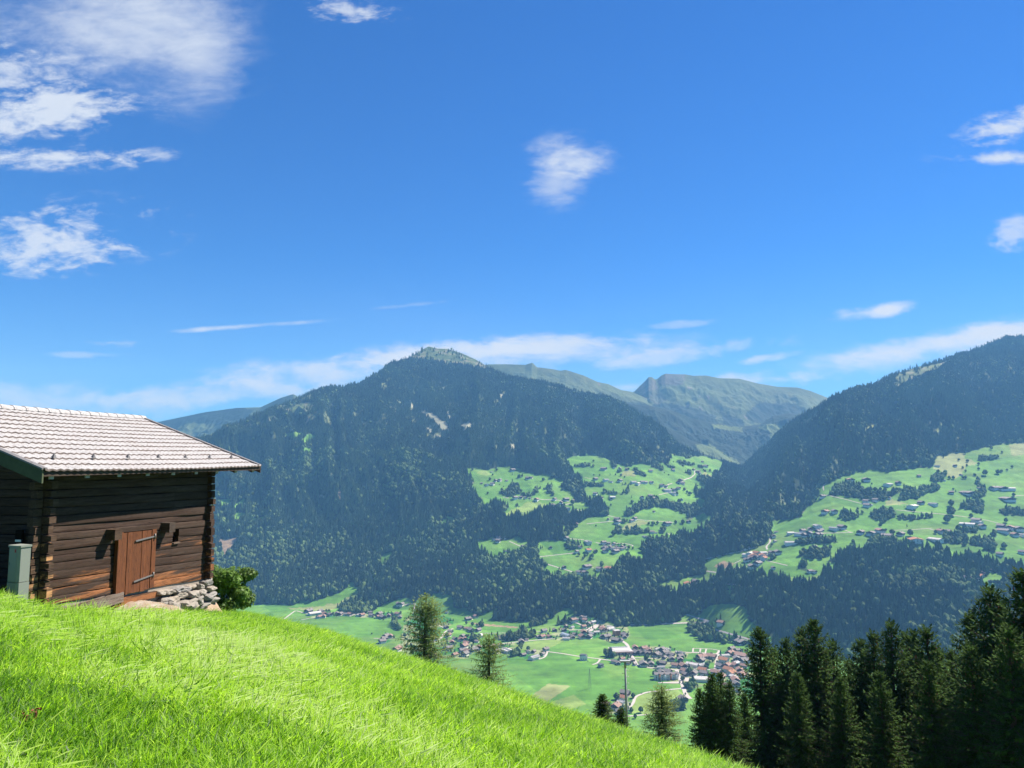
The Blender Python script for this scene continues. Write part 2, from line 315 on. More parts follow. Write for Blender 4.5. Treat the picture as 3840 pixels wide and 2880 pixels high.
P_(5, 7, [(180,40),(330,100),(400,80),(610,0),(200,0)], [(1040,250),(1080,190),(1300,150),(1310,220),(1050,265)], [(520,400),(680,400),(760,380),(940,340),(940,250),(990,250),(1000,350),(1120,350),(1120,420),(760,470),(520,430)], [(240,470),(250,400),(330,390),(400,400),(330,470)], [(890,570),(900,530),(950,530),(940,580)], [(700,670),(740,620),(800,640),(920,590),(930,660),(800,680)], [(360,250),(370,190),(410,190),(410,260)], [(1420,240),(1520,100),(1590,110),(1640,200),(1480,240)])
P_(6, 7, [(1160,60),(1300,0),(1560,0),(1600,150),(1580,190),(1480,210),(1300,120)], [(1630,110),(1700,85),(1760,180),(1740,250),(1650,200)], [(1150,850),(1200,760),(1310,750),(1320,860),(1240,900)], [(970,1100),(1010,1050),(1150,1090),(1160,1170),(1050,1180),(1000,1150)], [(20,410),(110,350),(190,380),(190,430),(60,425)], [(590,440),(620,400),(670,410),(660,450)], [(1200,660),(1230,590),(1280,600),(1280,660)], [(1790,600),(1800,550),(1850,540)], [(740,620),(800,680),(800,760),(750,700)])
P_(7, 7, [(410,1240),(560,1240),(740,1340),(730,1422),(560,1422),(430,1300)], [(670,1150),(830,1190),(770,1250)], [(770,1350),(850,1345),(870,1422),(770,1422)], [(1700,420),(1780,340),(2100,340),(2100,420),(1960,470),(1800,450)], [(1715,530),(1760,470),(1810,500),(1820,600),(1770,600),(1720,570)], [(1660,260),(1860,210),(2080,200),(2200,250),(1700,290)], [(1390,420),(1470,410),(1460,480),(1400,470)], [(1370,320),(1390,250),(1430,260),(1400,340)], [(1530,430),(1600,410),(1660,440),(1560,450)])
P_(7, 0, [(760,600),(920,580),(930,640),(960,600),(1080,580),(1180,630),(1320,640),(1530,680),(1540,760),(1100,790),(900,740),(720,720)])
P_(8, 7, [(270,510),(360,440),(500,400),(560,440),(620,480),(860,480),(1000,480),(1020,460),(1160,460),(1290,420),(1400,440),(1370,500),(1230,540),(1160,580),(980,600),(980,560),(1000,510),(870,560),(860,600),(740,600),(480,560),(300,540)], [(1270,380),(1330,310),(1450,310),(1450,340),(1400,420),(1290,400)], [(1750,200),(1780,150),(1950,150),(2050,170),(1900,200),(1760,210)], [(1730,420),(1760,370),(1800,440),(1850,500),(1840,560),(1720,580),(1720,520),(1780,500)], [(1550,680),(1600,630),(1750,590),(1800,600),(1800,720),(1720,720),(1720,690)], [(1950,710),(2040,660),(2212,690),(2400,690),(2400,760),(2000,740)], [(670,770),(740,700),(800,650),(940,690),(930,760),(840,800),(700,780)], [(930,770),(980,740),(1280,740),(1320,720),(1330,770),(1100,790),(940,780)], [(370,770),(430,690),(500,720),(640,690),(560,770),(470,800)], [(630,1020),(700,950),(900,960),(1050,1010),(1060,1080),(900,1100),(660,1050)], [(1590,900),(1620,850),(1760,870),(1760,910),(1620,910)], [(1400,960),(1460,910),(1630,920),(1660,980),(1640,1040),(1450,1020)], [(1650,1040),(1690,970),(1870,960),(1940,990),(1930,1110),(1820,1090),(1800,1050)], [(1620,1150),(1640,1090),(1700,1100),(1700,1150)], [(1880,910),(1950,910),(1950,970),(1890,960)], [(0,1010),(180,960),(370,980),(370,1010),(40,1030)], [(0,1080),(300,1060),(300,1120),(150,1170),(0,1150)], [(770,850),(800,780),(840,790),(820,840)], [(1690,350),(1720,320),(1770,340),(1740,365)])
def shift_down(c, dx):
    """trees stand in front of the ground behind them: a clearing reaches a little under the crowns of the wood below it"""
    out = c.copy(); k = dx
    for s in range(1, k+1):
        up = np.zeros_like(c); up[s:] = c[:-s]
        m = np.isin(out, (0, 7)) & ~np.isin(up, (0, 7))
        out[m] = up[m]
    return out
cover_g = cover.copy()
cover = shift_down(cover, 4)
def cov_at(x, y, arr=None):
    a = cover if arr is None else arr
    j = np.clip(((np.asarray(x) + OX)/2).astype(int), 0, RW-1); i = np.clip((np.asarray(y)/2).astype(int), 0, RH-1)
    return a[i, j]
PAL = np.array([(.022,.042,.018), (.088,.205,.030), (.19,.225,.085), (.26,.19,.12), (.24,.245,.17), (.078,.110,.036), (.15,.19,.09), (.03,.065,.018), (.165,.25,.06), (.10,.105,.06), (.105,.13,.06)])

# ================================================================== VALLEY AND SLOPES: one sheet from the valley floor to the skyline
def curve(pts):
    p = np.array(pts, float); u, v = uv(p[:, 0], p[:, 1]); o = np.argsort(u); return u[o], v[o]
def cval(pts, U):
    cu, cv = curve(pts); return np.interp(U, cu, cv)
def mval(pts, U):
    p = np.array(pts, float); u, _ = uv(p[:, 0], np.full(len(p), 1800.)); return np.interp(U, u, p[:, 1])
def smooth(a, k):
    w = np.hanning(2*k+1); w /= w.sum(); return np.convolve(np.pad(a, k, mode='edge'), w, 'valid')
U0, _ = uv(-OX, 1900.); U1, _ = uv(3840+OX, 1900.)
NC = 1240
UU = np.linspace(float(U0), float(U1), NC)
FLOOR = -500.0
K = [[(-400,2262),(900,2268),(1400,2275),(1700,2305),(1900,2335),(2100,2342),(2350,2350),(2500,2345),(2620,2345),(2700,2390),(2850,2440),(3050,2470),(3400,2500),(4300,2520)],
     [(-400,2080),(600,2080),(940,2080),(1400,2090),(1750,2130),(1900,2160),(2100,2195),(2300,2170),(2500,2180),(2650,2180),(2800,2170),(3000,2140),(3200,2110),(3500,2075),(3840,2090),(4300,2100)],
     [(-400,1900),(940,1880),(1400,1880),(1750,1900),(2000,1950),(2300,1960),(2500,1970),(2650,2040),(2800,2062),(2900,2062),(3050,2010),(3300,1930),(3600,1860),(4300,1800)],
     [(-400,1740),(940,1720),(1400,1720),(1750,1750),(2000,1740),(2300,1705),(2450,1700),(2560,1745),(2680,1830),(2780,1940),(2850,1985),(2920,1950),(3000,1880),(3100,1800),(3300,1760),(3600,1690),(3840,1655),(4300,1600)],
     [(-400,1800),(300,1730),(600,1690),(749,1644),(860,1600),(1000,1545),(1120,1497),(1200,1470),(1276,1452),(1348,1437),(1420,1402),(1465,1361),(1543,1335),(1570,1318),(1595,1305),(1608,1299),(1625,1303),(1641,1307),(1680,1308),(1732,1325),(1784,1348),(1830,1374),(1900,1409),(2027,1434),(2166,1466),(2280,1491),(2343,1516),(2470,1583),(2552,1668),(2615,1700),(2710,1730),(2780,1748),(2830,1700),(2887,1656),(2976,1573),(3039,1535),(3115,1497),(3204,1460),(3300,1428),(3356,1401),(3443,1376),(3562,1341),(3644,1314),(3698,1290),(3779,1268),(3840,1257),(4000,1230),(4300,1200)]]
M_ = [[(-400,.42),(2400,.42),(2800,.40),(4300,.40)], [(-400,.5),(1500,.5),(1900,.34),(2500,.28),(2800,.20),(3100,.30),(4300,.32)],
      [(-400,.55),(1500,.55),(1900,.36),(2450,.33),(2700,.2),(2800,.13),(2900,.16),(3100,.34),(4300,.36)], [(-400,.5),(1500,.5),(1900,.5),(2300,.46),(2550,.30),(2700,.17),(2800,.16),(2900,.22),(3100,.45),(4300,.5)]]
V = [cval(k, UU) for k in K]
for i in range(4): V[i] = smooth(V[i], 14)
V[4] = smooth(V[4], 1)
Zk = [FLOOR/V[0]]; Hk = [np.full(NC, FLOOR)]
for i in range(4):
    m = smooth(mval(M_[i], UU), 10)
    z = (m*Zk[-1] - Hk[-1])/(m - V[i+1]); z = np.maximum(z, Zk[-1] + 20)
    Zk.append(z); Hk.append(V[i+1]*z)
rows = [np.linspace(850, 1300, 10)[None, :].repeat(NC, 0)]
Zrow = []; Hrow = []; Trow = []
z0 = np.full(NC, 800.0)
def seg(za, ha, zb, hb, n, t0, t1, end=False):
    s = np.linspace(0, 1, n, endpoint=end)
    for q in s:
        Zrow.append(za + (zb-za)*q); Hrow.append(ha + (hb-ha)*q); Trow.append(np.full(NC, t0 + (t1-t0)*q))
seg(z0, Hk[0], np.full(NC, 1350.), Hk[0], 6, -1, -.8)
seg(np.full(NC, 1350.), Hk[0], Zk[0], Hk[0], 190, -.8, 0)
for i, n in enumerate((110, 110, 120, 170)): seg(Zk[i], Hk[i], Zk[i+1], Hk[i+1], n, i, i+1, i == 3)
# behind the skyline the mountains fall away
for q in (60, 160, 320, 600, 1000):
    Zrow.append(Zk[4] + q); Hrow.append(np.maximum(Hk[4] - .55*q - .0001*q*q, FLOOR)); Trow.append(np.full(NC, 4 + q/1000))
ZA = np.array(Zrow).T; HA = np.array(Hrow).T; TA = np.array(Trow).T     # [col,row]
NR = ZA.shape[1]
# round the hard breaks of slope a little
def smooth_rows(a, k, keep):
    w = np.hanning(2*k+1); w /= w.sum()
    b = np.pad(a, ((0,0),(k,k)), mode='edge'); o = np.zeros_like(a)
    for i in range(2*k+1): o += w[i]*b[:, i:i+a.shape[1]]
    return a*(1-keep) + o*keep
keep = np.clip((4 - TA)*4, 0, 1)*np.clip((TA+.05)*6, 0, 1)
HA = smooth_rows(HA, 14, keep)
XA = UU[:, None]*ZA
amp = np.clip(TA, 0, 1)*np.clip((4.0 - TA)*2.2, 0, 1)
g1 = fbm(XA/900, ZA/900, 4, 3); g2 = fbm(XA/260, ZA/260, 4, 9)
warp = fbm(XA/700, ZA/700, 3, 21)*.9
gul = fbm(UU[:, None]*22 + warp + TA*.25, TA*.5 + 3, 3, 31, ridged=True)
steep = np.clip((TA - 1.2), 0, 1)*np.clip((4.1-TA)*1.6, 0, 1)
off_meadow = np.clip(np.abs(UU[:, None] - .13)/.10, .25, 1)
_x, _y = px(UU[:, None], HA/ZA)
mead = (~np.isin(cov_at(_x, _y), (0, 7))).astype(float)
for _k in range(2): mead = smooth_rows(smooth_rows(mead, 16, 1.0).T, 22, 1.0).T
wild = np.clip(1 - 1.9*mead, .04, 1)
HA = HA + amp*(.25 + .75*wild)*(14*g1 + 7*g2) + steep*wild*120*(gul - .15) + steep*wild*26*fbm(XA/420, ZA/300, 3, 131, .5, True)
HA = HA + np.clip(TA*3, 0, 1)*np.clip((4.0-TA)*3, 0, 1)*3.0*fbm(XA/60, ZA/60, 3, 5)
HA = HA + np.clip(TA*8+8, 0, 1)*np.clip(-TA*6, 0, 1)*1.2*fbm(XA/150, ZA/150, 2, 55)     # fields are not quite level
def grid_faces(nc, nr):
    i = np.arange(nc-1)[:, None]*nr + np.arange(nr-1)[None, :]
    return np.stack([i, i+nr, i+nr+1, i+1], -1).reshape(-1, 4)
def edge_warp(x, y):
    """wood edges are ragged"""
    k = np.clip((2420 - y)/150, .22, 1)
    return fbm(x/11, y/11, 3, 41)*10*k, fbm(x/11+50, y/11, 3, 43)*5*k
def clearings(X, Y, H):
    n = fbm(X/85, Y/60, 4, 171, .6); k = fbm(X/600, Y/600, 2, 173)
    return (n + .30*k > .47) & (H > -330)
def cover_colours(X, Y, H, arr=None, seed=0, alpine=None):
    x, y = px(X/Y, H/Y)
    wx_, wy_ = edge_warp(x, y)
    c = cov_at(x + wx_, y + wy_, arr)
    c = np.where((c == 0) & clearings(X, Y, H), 10, c)
    col = PAL[c]
    n = fbm(X/90, Y/90, 4, 60+seed)[..., None]; n2 = fbm(X/300, Y/22, 3, 70+seed)[..., None]
    isw = np.isin(c, (0, 7))[..., None]
    col = col*np.where(isw, 1 + .45*n, 1 + .30*n + .22*n2)
    fx_ = X*.93 + Y*.37 + 30*fbm(X/160, Y/160, 2, 66); fy_ = -X*.37 + Y*.93 + 30*fbm(X/160+7, Y/160, 2, 67)
    field = vnoise(np.floor(fx_/95)*1.37 + .5, np.floor(fy_/130)*1.71 + .5, 68)[..., None] - .5
    stripe = np.sin(fx_/3.2)[..., None]*(field > .05)
    col = np.where(np.isin(c, (1, 8))[..., None], col*(1 + .42*field + .035*stripe) + field*np.array((.02, .0, .004)), col)
    dry = np.clip(fbm(X/140+9, Y/140, 4, 80+seed)*1.6 - .1, 0, 1)[..., None]
    col = np.where(np.isin(c, (1,))[..., None], col*(1-dry*.5) + np.array((.16, .235, .055))*dry*.5, col)
    vil = fbm(X/34, Y/34, 3, 90)[..., None]; rk = fbm(X/38, Y/38, 4, 95, .6)[..., None]
    col = np.where((c == 5)[..., None], np.where(rk > .12, np.array((.15, .155, .10)), np.where(rk < -.25, np.array((.05, .08, .03)), col)), col)
    col = np.where((c == 6)[..., None], np.clip(np.array((.09, .17, .04)) + np.clip(vil*2.2, -.4, .9)*np.array((.16, .10, .10)), .02, .5), col)
    return col, c
def colour_attr(me, col, name='cover'):
    a = me.attributes.new(name, 'FLOAT_COLOR', 'POINT')
    c = np.ones((len(me.vertices), 4), np.float32); c[:, :3] = np.clip(col.reshape(-1, 3), 0, 1)
    a.data.foreach_set('color', c.ravel())
def land_mat(name, nscale=.02, bscale=.05, bstr=.6, bdist=4.0):
    m, nt, out = new_mat(name)
    at = N(nt, 'ShaderNodeAttribute', attribute_name='cover')
    g = N(nt, 'ShaderNodeNewGeometry')
    n = tex_noise(nt, g.outputs['Position'], nscale, 8, .65)
    f = ramp(nt, n, [(.3, .72), (.7, 1.25)])
    c = mixc(nt, 1.0, at.outputs['Color'], f, 'MULTIPLY')
    b = tex_noise(nt, g.outputs['Position'], bscale, 6, .7)
    principled(nt, out, c, .9, .1, b, bstr, bdist)
    return m
M_LAND = land_mat('land', .03, .08, .35, 2.0)
VA = np.stack([XA, ZA, HA], -1)
colA, cA = cover_colours(XA, ZA, HA)
meA = np_mesh('valley_and_slopes', VA.reshape(-1, 3), grid_faces(NC, NR), True)
colour_attr(meA, colA)
tag(link('valley_terrain', meA, M_LAND), 'green valley floor with forested mountain slopes rising behind', kind='structure')

VXY = HA/ZA
VMAX = np.maximum.accumulate(VXY, axis=1)
def colf(u):
    f = (np.asarray(u) - UU[0])/(UU[1]-UU[0]); i = np.clip(np.floor(f).astype(int), 0, NC-2); return i, np.clip(f-i, 0, 1)
def ground(X, Y):
    i, f = colf(X/Y)
    return float((1-f)*np.interp(Y, ZA[i], HA[i]) + f*np.interp(Y, ZA[i+1], HA[i+1]))
def hit(x, y):
    """the place on the land that is seen at a surveyed picture point"""
    u, v = uv(x, y); i, f = colf(u); i = int(i); j = i if f < .5 else i+1
    r = int(np.searchsorted(VMAX[j], float(v)))
    if r <= 0 or r >= NR: return None
    va, vb = VXY[j, r-1], VXY[j, r]
    t = 0 if vb == va else min(max((float(v)-va)/(vb-va), 0), 1)
    Z = ZA[j, r-1] + t*(ZA[j, r]-ZA[j, r-1])
    X = float(u)*Z
    return Vector((X, Z, ground(X, Z)))

# ================================================================== RANGES FURTHER BACK
def back_range(name, sky, base, zs, zb, seed, label, amp, colfn, rough=70, arr=None):
    su = np.array([uv(*p)[0] for p in sky]); n = 520
    U = np.linspace(su.min(), su.max(), n); vs = smooth(cval(sky, U), 1); vb = cval(base, U)
    nr = 240; T = np.linspace(0, 1, nr)
    zs_ = np.interp(U, np.linspace(U[0], U[-1], len(zs)), zs); zb_ = np.interp(U, np.linspace(U[0], U[-1], len(zb)), zb)
    Z = zb_[:, None] + (zs_-zb_)[:, None]*T[None, :]
    ha = vb*zb_; hs = vs*zs_
    H = ha[:, None] + (hs-ha)[:, None]*(T[None, :]**1.15)
    X = U[:, None]*Z
    e = np.clip((1-T)*7, 0, 1)[None, :]
    H = H + e*amp*(fbm(X/rough/9, Z/rough/9, 5, seed, .55, True) - .2) + e*amp*.35*fbm(X/rough/1.6, Z/rough/1.6, 4, seed+5)
    H[:, -1] += .0
    Zb = [zs_ + q for q in (120, 500, 1200)]; Hb = [np.maximum(hs - .6*q, FLOOR) for q in (120, 500, 1200)]
    Z = np.concatenate([Z, np.array(Zb).T], 1); H = np.concatenate([H, np.array(Hb).T], 1); X = U[:, None]*Z
    me = np_mesh(name, np.stack([X, Z, H], -1).reshape(-1, 3), grid_faces(n, Z.shape[1]), True)
    x, y = px(X/Z, H/Z)
    colour_attr(me, colfn(X, Z, H, x, y))
    return tag(link(name, me, M_BACK), label, kind='structure')
M_BACK = land_mat('alpine', .012, .03, .5, 6.0)
cover_b = np.full((RH, RW), 5, np.uint8)
_c = cover; cover = cover_b
P_(10, 0, [(1000,500),(1150,530),(1240,570),(1250,620),(1130,610),(1000,560)], [(1260,540),(1400,590),(1420,640),(1290,620)], [(1410,560),(1500,490),(1700,495),(1780,540),(1900,640),(1560,620),(1460,610)], [(690,480),(850,500),(1000,640),(1200,640),(1420,650),(1550,670),(1700,720),(1560,1200),(900,1200),(850,600)], [(860,480),(1000,500),(1100,640),(900,600)])
P_(10, 5, [(1210,615),(1400,640),(1400,665),(1220,640)], [(1480,640),(1560,612),(1650,625),(1600,700),(1560,725),(1560,660)], [(700,500),(900,565),(905,595),(780,560)], [(1120,735),(1200,735),(1370,835),(1385,855),(1290,835),(1150,785)], [(1420,640),(1480,640),(1480,670),(1420,660)])
P_(10, 4, [(770,420),(830,345),(880,360),(900,420),(960,470),(900,500),(820,470)], [(880,360),(940,320),(1060,325),(1050,380),(940,400)])
P_(9, 0, [(0,500),(150,480),(320,440),(500,425),(600,440),(560,500),(400,700),(0,700)], [(860,380),(1200,290),(1300,400),(800,460)])
P_(9, 5, [(170,550),(230,515),(380,525),(455,520),(400,560),(300,600),(190,575)], [(790,440),(900,400),(970,395),(900,450),(830,460)], [(610,520),(720,470),(740,490),(640,530)])
cover = _c
ALP = np.array((.060, .085, .030)); ROCK = np.array((.12, .118, .10)); WOOD = np.array((.011, .023, .011))  # wood tone is darkened: self-shadow of the tree crowns put into the colour
def alp_cols(X, Z, H, x, y):
    c = cov_at(x + fbm(x/8, y/8, 3, 3)*8, y + fbm(x/8, y/8+30, 3, 4)*5, cover_b)
    n = fbm(X/240, Z/240, 5, 17, .6)[..., None]; n2 = fbm(X/80, Z/80, 4, 27, .6)[..., None]
    col = ALP*(1 + .5*n) + np.clip(n2*1.2-.1, 0, 1)*(np.array((.095, .115, .045)) - ALP)
    col = np.where((n2 + n > .85), ROCK*(1+.3*n), col)
    col = np.where((c == 0)[..., None], WOOD*(1 + .5*n2), col)
    col = np.where((c == 4)[..., None], np.where(n2 > .0, ROCK*.75, np.array((.06, .075, .045))), col)
    dk = np.clip(fbm(X/70, Z/170, 3, 37)*3 - 1.5, 0, 1)[..., None]*np.clip((250 - H)/500 + .4, 0, 1)[..., None]
    return col*(1-dk) + WOOD*dk
back_range('alpine_ridge', [(1780,1400),(1830,1366),(1900,1366),(1970,1368),(1995,1360),(2003,1366),(2014,1377),(2071,1384),(2100,1390),(2122,1387),(2191,1409),(2240,1432),(2280,1440),(2330,1463),(2368,1469),(2440,1500),(2520,1570),(2600,1650)],
           [(1700,1640),(2000,1640),(2300,1660),(2600,1760)], [6300, 6600, 7000], [5350, 5400, 5600], 5, 'olive green alpine ridge running right behind the main peak', 60, alp_cols)
back_range('alpine_mountain', [(2250,1540),(2330,1500),(2381,1466),(2400,1447),(2420,1428),(2432,1414),(2445,1414),(2457,1423),(2466,1420),(2480,1408),(2495,1401),(2530,1403),(2571,1404),(2600,1409),(2647,1408),(2697,1418),(2773,1420),(2837,1437),(2913,1450),(2989,1453),(3039,1466),(3115,1496),(3250,1560)],
           [(2250,1900),(2600,1900),(2900,1860),(3250,1800)], [7000, 7300, 7600], [5400, 5500, 5700], 8, 'hazy rounded alpine mountain closing the side valley', 75, alp_cols)
back_range('wooded_ridge', [(-200,1640),(300,1620),(560,1589),(658,1569),(768,1546),(885,1530),(977,1527),(1010,1512),(1055,1491),(1085,1482),(1100,1478),(1112,1484),(1126,1494),(1180,1478),(1276,1453),(1350,1500)],
           [(-200,1900),(600,1880),(1000,1760),(1350,1640)], [6100, 6300, 6400, 6200], [5000, 5000, 5000, 5000], 12, 'far wooded ridge with a small bare peak left of the main mountain', 110, alp_cols)

# wooded spurs stepping down into the side valley
def spur_cols(X, Z, H, x, y):
    c = cov_at(x + fbm(x/8, y/8, 3, 3)*6, y + fbm(x/8, y/8+30, 3, 4)*4, cover_b); n = fbm(X/60, Z/60, 4, 47, .6)[..., None]
    col = WOOD*(1.1 + .6*n); return np.where((c == 5)[..., None] & (y[..., None] > 1590), ALP*1.5*(1+.3*n), col)
cover = cover_b
P_(10, 0, [(690,500),(1000,500),(1900,560),(1900,900),(690,900)])
P_(10, 5, [(1210,615),(1400,640),(1400,665),(1220,640)], [(1480,640),(1560,612),(1650,625),(1600,700),(1560,725),(1560,660)], [(1120,735),(1200,735),(1370,835),(1385,855),(1290,835),(1150,785)])
cover = _c
back_range('wooded_spur', [(2330,1512),(2440,1522),(2520,1540),(2600,1570),(2690,1588),(2780,1600),(2850,1592),(2900,1560),(2960,1548),(3060,1560)], [(2330,1800),(2700,1800),(3060,1760)], [5700,5900,6000], [4900,5000,5200], 15, 'dark wooded spur below the hazy alpine mountain', 60, spur_cols, 40)
back_range('wooded_spur', [(2330,1520),(2420,1556),(2500,1602),(2590,1650),(2680,1682),(2760,1735),(2820,1780)], [(2330,1800),(2600,1820),(2820,1850)], [5100,5200,5300], [4500,4600,4700], 16, 'nearer wooded spur descending from the left into the side valley', 40, spur_cols, 40)
# ================================================================== FOREST ON THE SLOPES (an uncountable mass)
def conifer_low(seed, layers=4, n=7):
    r = random.Random(seed); mb = MB()
    for k in range(layers):
        z0 = .06 + .22*k; z1 = min(z0 + .42, 1.0) if k < layers-1 else 1.0; ra = .21*(1 - .85*k/layers)
        vs = [(0, 0, z1)]
        for i in range(n*2):
            a = math.pi*i/n + r.random()*.2; q = ra*(1.1 if i % 2 else .62)*(.8 + .4*r.random())
            vs.append((math.cos(a)*q, math.sin(a)*q, z0 + (.0 if i % 2 else .05) + r.random()*.03))
        mb.add(vs, [(0, 1+i, 1+(i+1) % (n*2)) for i in range(n*2)])
    return mb.mesh('conifer')
def lumpy(seed, sub=2, h=1.0, w=.32, lo=.12):
    import bmesh
    bm = bmesh.new(); bmesh.ops.create_icosphere(bm, subdivisions=sub, radius=1)
    off = Vector((seed*3.1, seed*1.7, 0))
    for v in bm.verts:
        d = mnoise.noise(v.co*1.6 + off)*.35 + mnoise.noise(v.co*4 + off)*.25 + mnoise.noise(v.co*9 + off)*.16
        v.co *= 1 + d
        q = 1.0 - .25*max(v.co.z, 0)
        v.co = Vector((v.co.x*w*q, v.co.y*w*q, lo + (v.co.z*.5 + .5)*(h-lo)))
    me = bpy.data.meshes.new('crown'); bm.to_mesh(me); bm.free(); return me
M_CON = leaf_mat('spruce_far', (.044, .076, .028), .6, .15, True, .8, .1, .55)
M_BRO = leaf_mat('broadleaf_far', (.088, .138, .042), .5, .2, True, .8, .1, .6)
con_protos = [proto('conifer_proto', conifer_low(s, 4 + s % 2), M_CON) for s in range(4)]
bro_protos = [proto('broadleaf_proto', lumpy(s+1, 2), M_BRO) for s in range(4)]

# ================================================================== ROADS
M_ROAD = simple('road_gravel', (.40, .37, .34), .9, .1, .12, .2)
def road(w, pts, width, lift=.45):
    P = wp(w, pts); Q = []
    for a, b in zip(P[:-1], P[1:]):
        k = max(2, int(math.dist(a, b)/6))
        for i in range(k): Q.append((a[0]+(b[0]-a[0])*i/k, a[1]+(b[1]-a[1])*i/k))
    Q.append(P[-1])
    W = [q for q in (hit(*p) for p in Q) if q]
    if len(W) < 3: return
    # even out the path, then lay a strip on the land
    S = [W[0]] + [(W[i-1]+W[i]*2+W[i+1])/4 for i in range(1, len(W)-1)] + [W[-1]]
    vs, fs = [], []
    for i, p in enumerate(S):
        t = S[min(i+1, len(S)-1)] - S[max(i-1, 0)]; t.z = 0
        if t.length < 1e-6: t = Vector((1, 0, 0))
        t.normalize(); nrm = Vector((-t.y, t.x, 0))*width/2
        for q in (p+nrm, p, p-nrm):
            vs.append((q.x, q.y, ground(q.x, q.y) + lift))
    for i in range(len(S)-1):
        for k in (0, 1): fs.append((i*3+k, i*3+k+1, i*3+k+4, i*3+k+3))
    me = bpy.data.meshes.new('road'); me.from_pydata(vs, [], fs); me.update()
    tag(link('road', me, M_ROAD), kind='structure')
for w, wd, ps in [(6,9,[(300,195),(330,215),(370,240),(395,290),(405,330),(430,390),(480,480),(520,545)]), (6,6,[(520,545),(700,570),(860,580),(1060,600),(1200,585),(1480,595),(1680,600),(1830,590)]),
    (6,9,[(1060,600),(1090,690),(1120,760),(1150,830),(1180,930),(1250,1000)]), (6,6,[(1150,820),(1130,860),(1080,860),(840,885),(640,910),(530,950),(480,980),(465,1050),(410,1120)]), (6,5,[(340,1245),(500,1230),(660,1215)]), (6,6,[(1170,355),(1380,365),(1620,385),(1650,330)]), (6,6,[(1640,380),(1610,480),(1590,590)]), (6,5,[(440,320),(620,330),(720,350)]), (6,5,[(480,430),(700,440),(830,440)]),
    (5,6,[(1300,605),(1500,630),(1740,670),(1900,690),(2212,730)]), (6,6,[(0,452),(150,468),(200,480)]), (5,5,[(2030,710),(2010,745),(1980,770),(1920,785)]), (5,5,[(1300,600),(1290,650),(1250,690),(1180,710)]), (5,4,[(350,350),(560,350),(900,340),(1200,330)]), (5,5,[(1600,310),(1850,295)]), (5,6,[(220,530),(340,530),(520,520),(700,490),(850,475),(1200,440),(1400,425)]),
    (5,5,[(1640,185),(1740,220),(1830,265),(1900,300)]), (5,10,[(1900,300),(1960,250),(2010,215)]),
    (4,6,[(2212,580),(2100,620),(2040,720),(1960,750)]), (4,5,[(2010,530),(2060,560),(2150,590)]), (4,4,[(1690,240),(1570,240),(1520,262)]), (4,5,[(1680,250),(1665,320)]), (4,4,[(110,460),(250,435),(400,432)]), (4,4,[(1110,715),(1210,720)]), (4,5,[(780,412),(860,378)]), (4,5,[(-130,450),(30,330),(200,380)]),
    (7,5,[(380,1115),(500,1155),(650,1200)]), (7,6,[(660,1200),(600,1215),(330,1222),(0,1238),(-330,1245)]), (7,5,[(650,1270),(800,1320),(980,1370),(1140,1415)]), (7,6,[(480,495),(580,470),(700,445),(890,400),(1060,367),(1200,330)]), (7,5,[(590,600),(750,622),(960,577),(1110,552)]), (7,5,[(610,750),(800,755),(1000,770),(1090,790)]), (7,6,[(1440,790),(1640,785),(1800,772),(1880,768)]), (7,5,[(1740,745),(1810,755),(1880,768)]), (7,6,[(1370,200),(1390,240),(1380,270),(1335,315),(1350,350)]), (7,4,[(1350,485),(1460,510),(1590,540)]), (7,4,[(960,515),(1040,475)]),
    (3,5,[(370,375),(440,400),(570,430),(800,500),(960,550),(1060,590),(1170,622),(1250,637)]), (3,4,[(455,325),(700,298),(930,272)]), (3,4,[(870,75),(1070,90)]), (3,4,[(1230,125),(1340,155)]), (3,4,[(1510,140),(1620,140),(1700,155),(1755,172),(1730,180)]), (3,4,[(35,110),(110,145),(190,180)]), (3,3,[(1160,465),(1205,480)]),
    (2,5,[(1050,660),(1080,640),(1130,615),(1180,600)]), (2,5,[(1340,555),(1440,520),(1500,480),(1490,430)]), (2,4,[(1000,760),(1080,740),(1150,720)]), (2,4,[(700,1100),(860,1115),(1060,1130),(1200,1140)]), (2,4,[(0,1160),(180,1142),(390,1122)]), (2,4,[(290,1045),(380,1065),(480,1082)]), (2,4,[(1110,1290),(1170,1305),(1230,1322)]),
    (1,5,[(1090,815),(1260,825),(1450,832),(1630,860)]), (1,5,[(1480,905),(1550,893),(1620,880)]), (1,4,[(1640,955),(1730,970),(1830,992)]), (1,4,[(690,790),(770,805)]), (1,3,[(1810,518),(1910,540)]),
    (8,4,[(260,430),(225,450),(235,500)]), (8,4,[(260,542),(450,587),(620,632)]), (8,4,[(950,690),(1100,706),(1400,732),(1700,767),(1850,795),(2000,832)]), (8,4,[(1280,880),(1370,900)]), (8,4,[(230,920),(350,918),(500,915)]), (8,4,[(420,870),(450,895),(520,917)]), (8,4,[(70,870),(110,880),(130,895)]), (8,3,[(930,892),(1090,887),(1300,872)]), (8,4,[(2100,560),(2150,550),(2212,547)]), (8,3,[(170,215),(210,205),(295,155)])]:
    road(w, ps, wd)
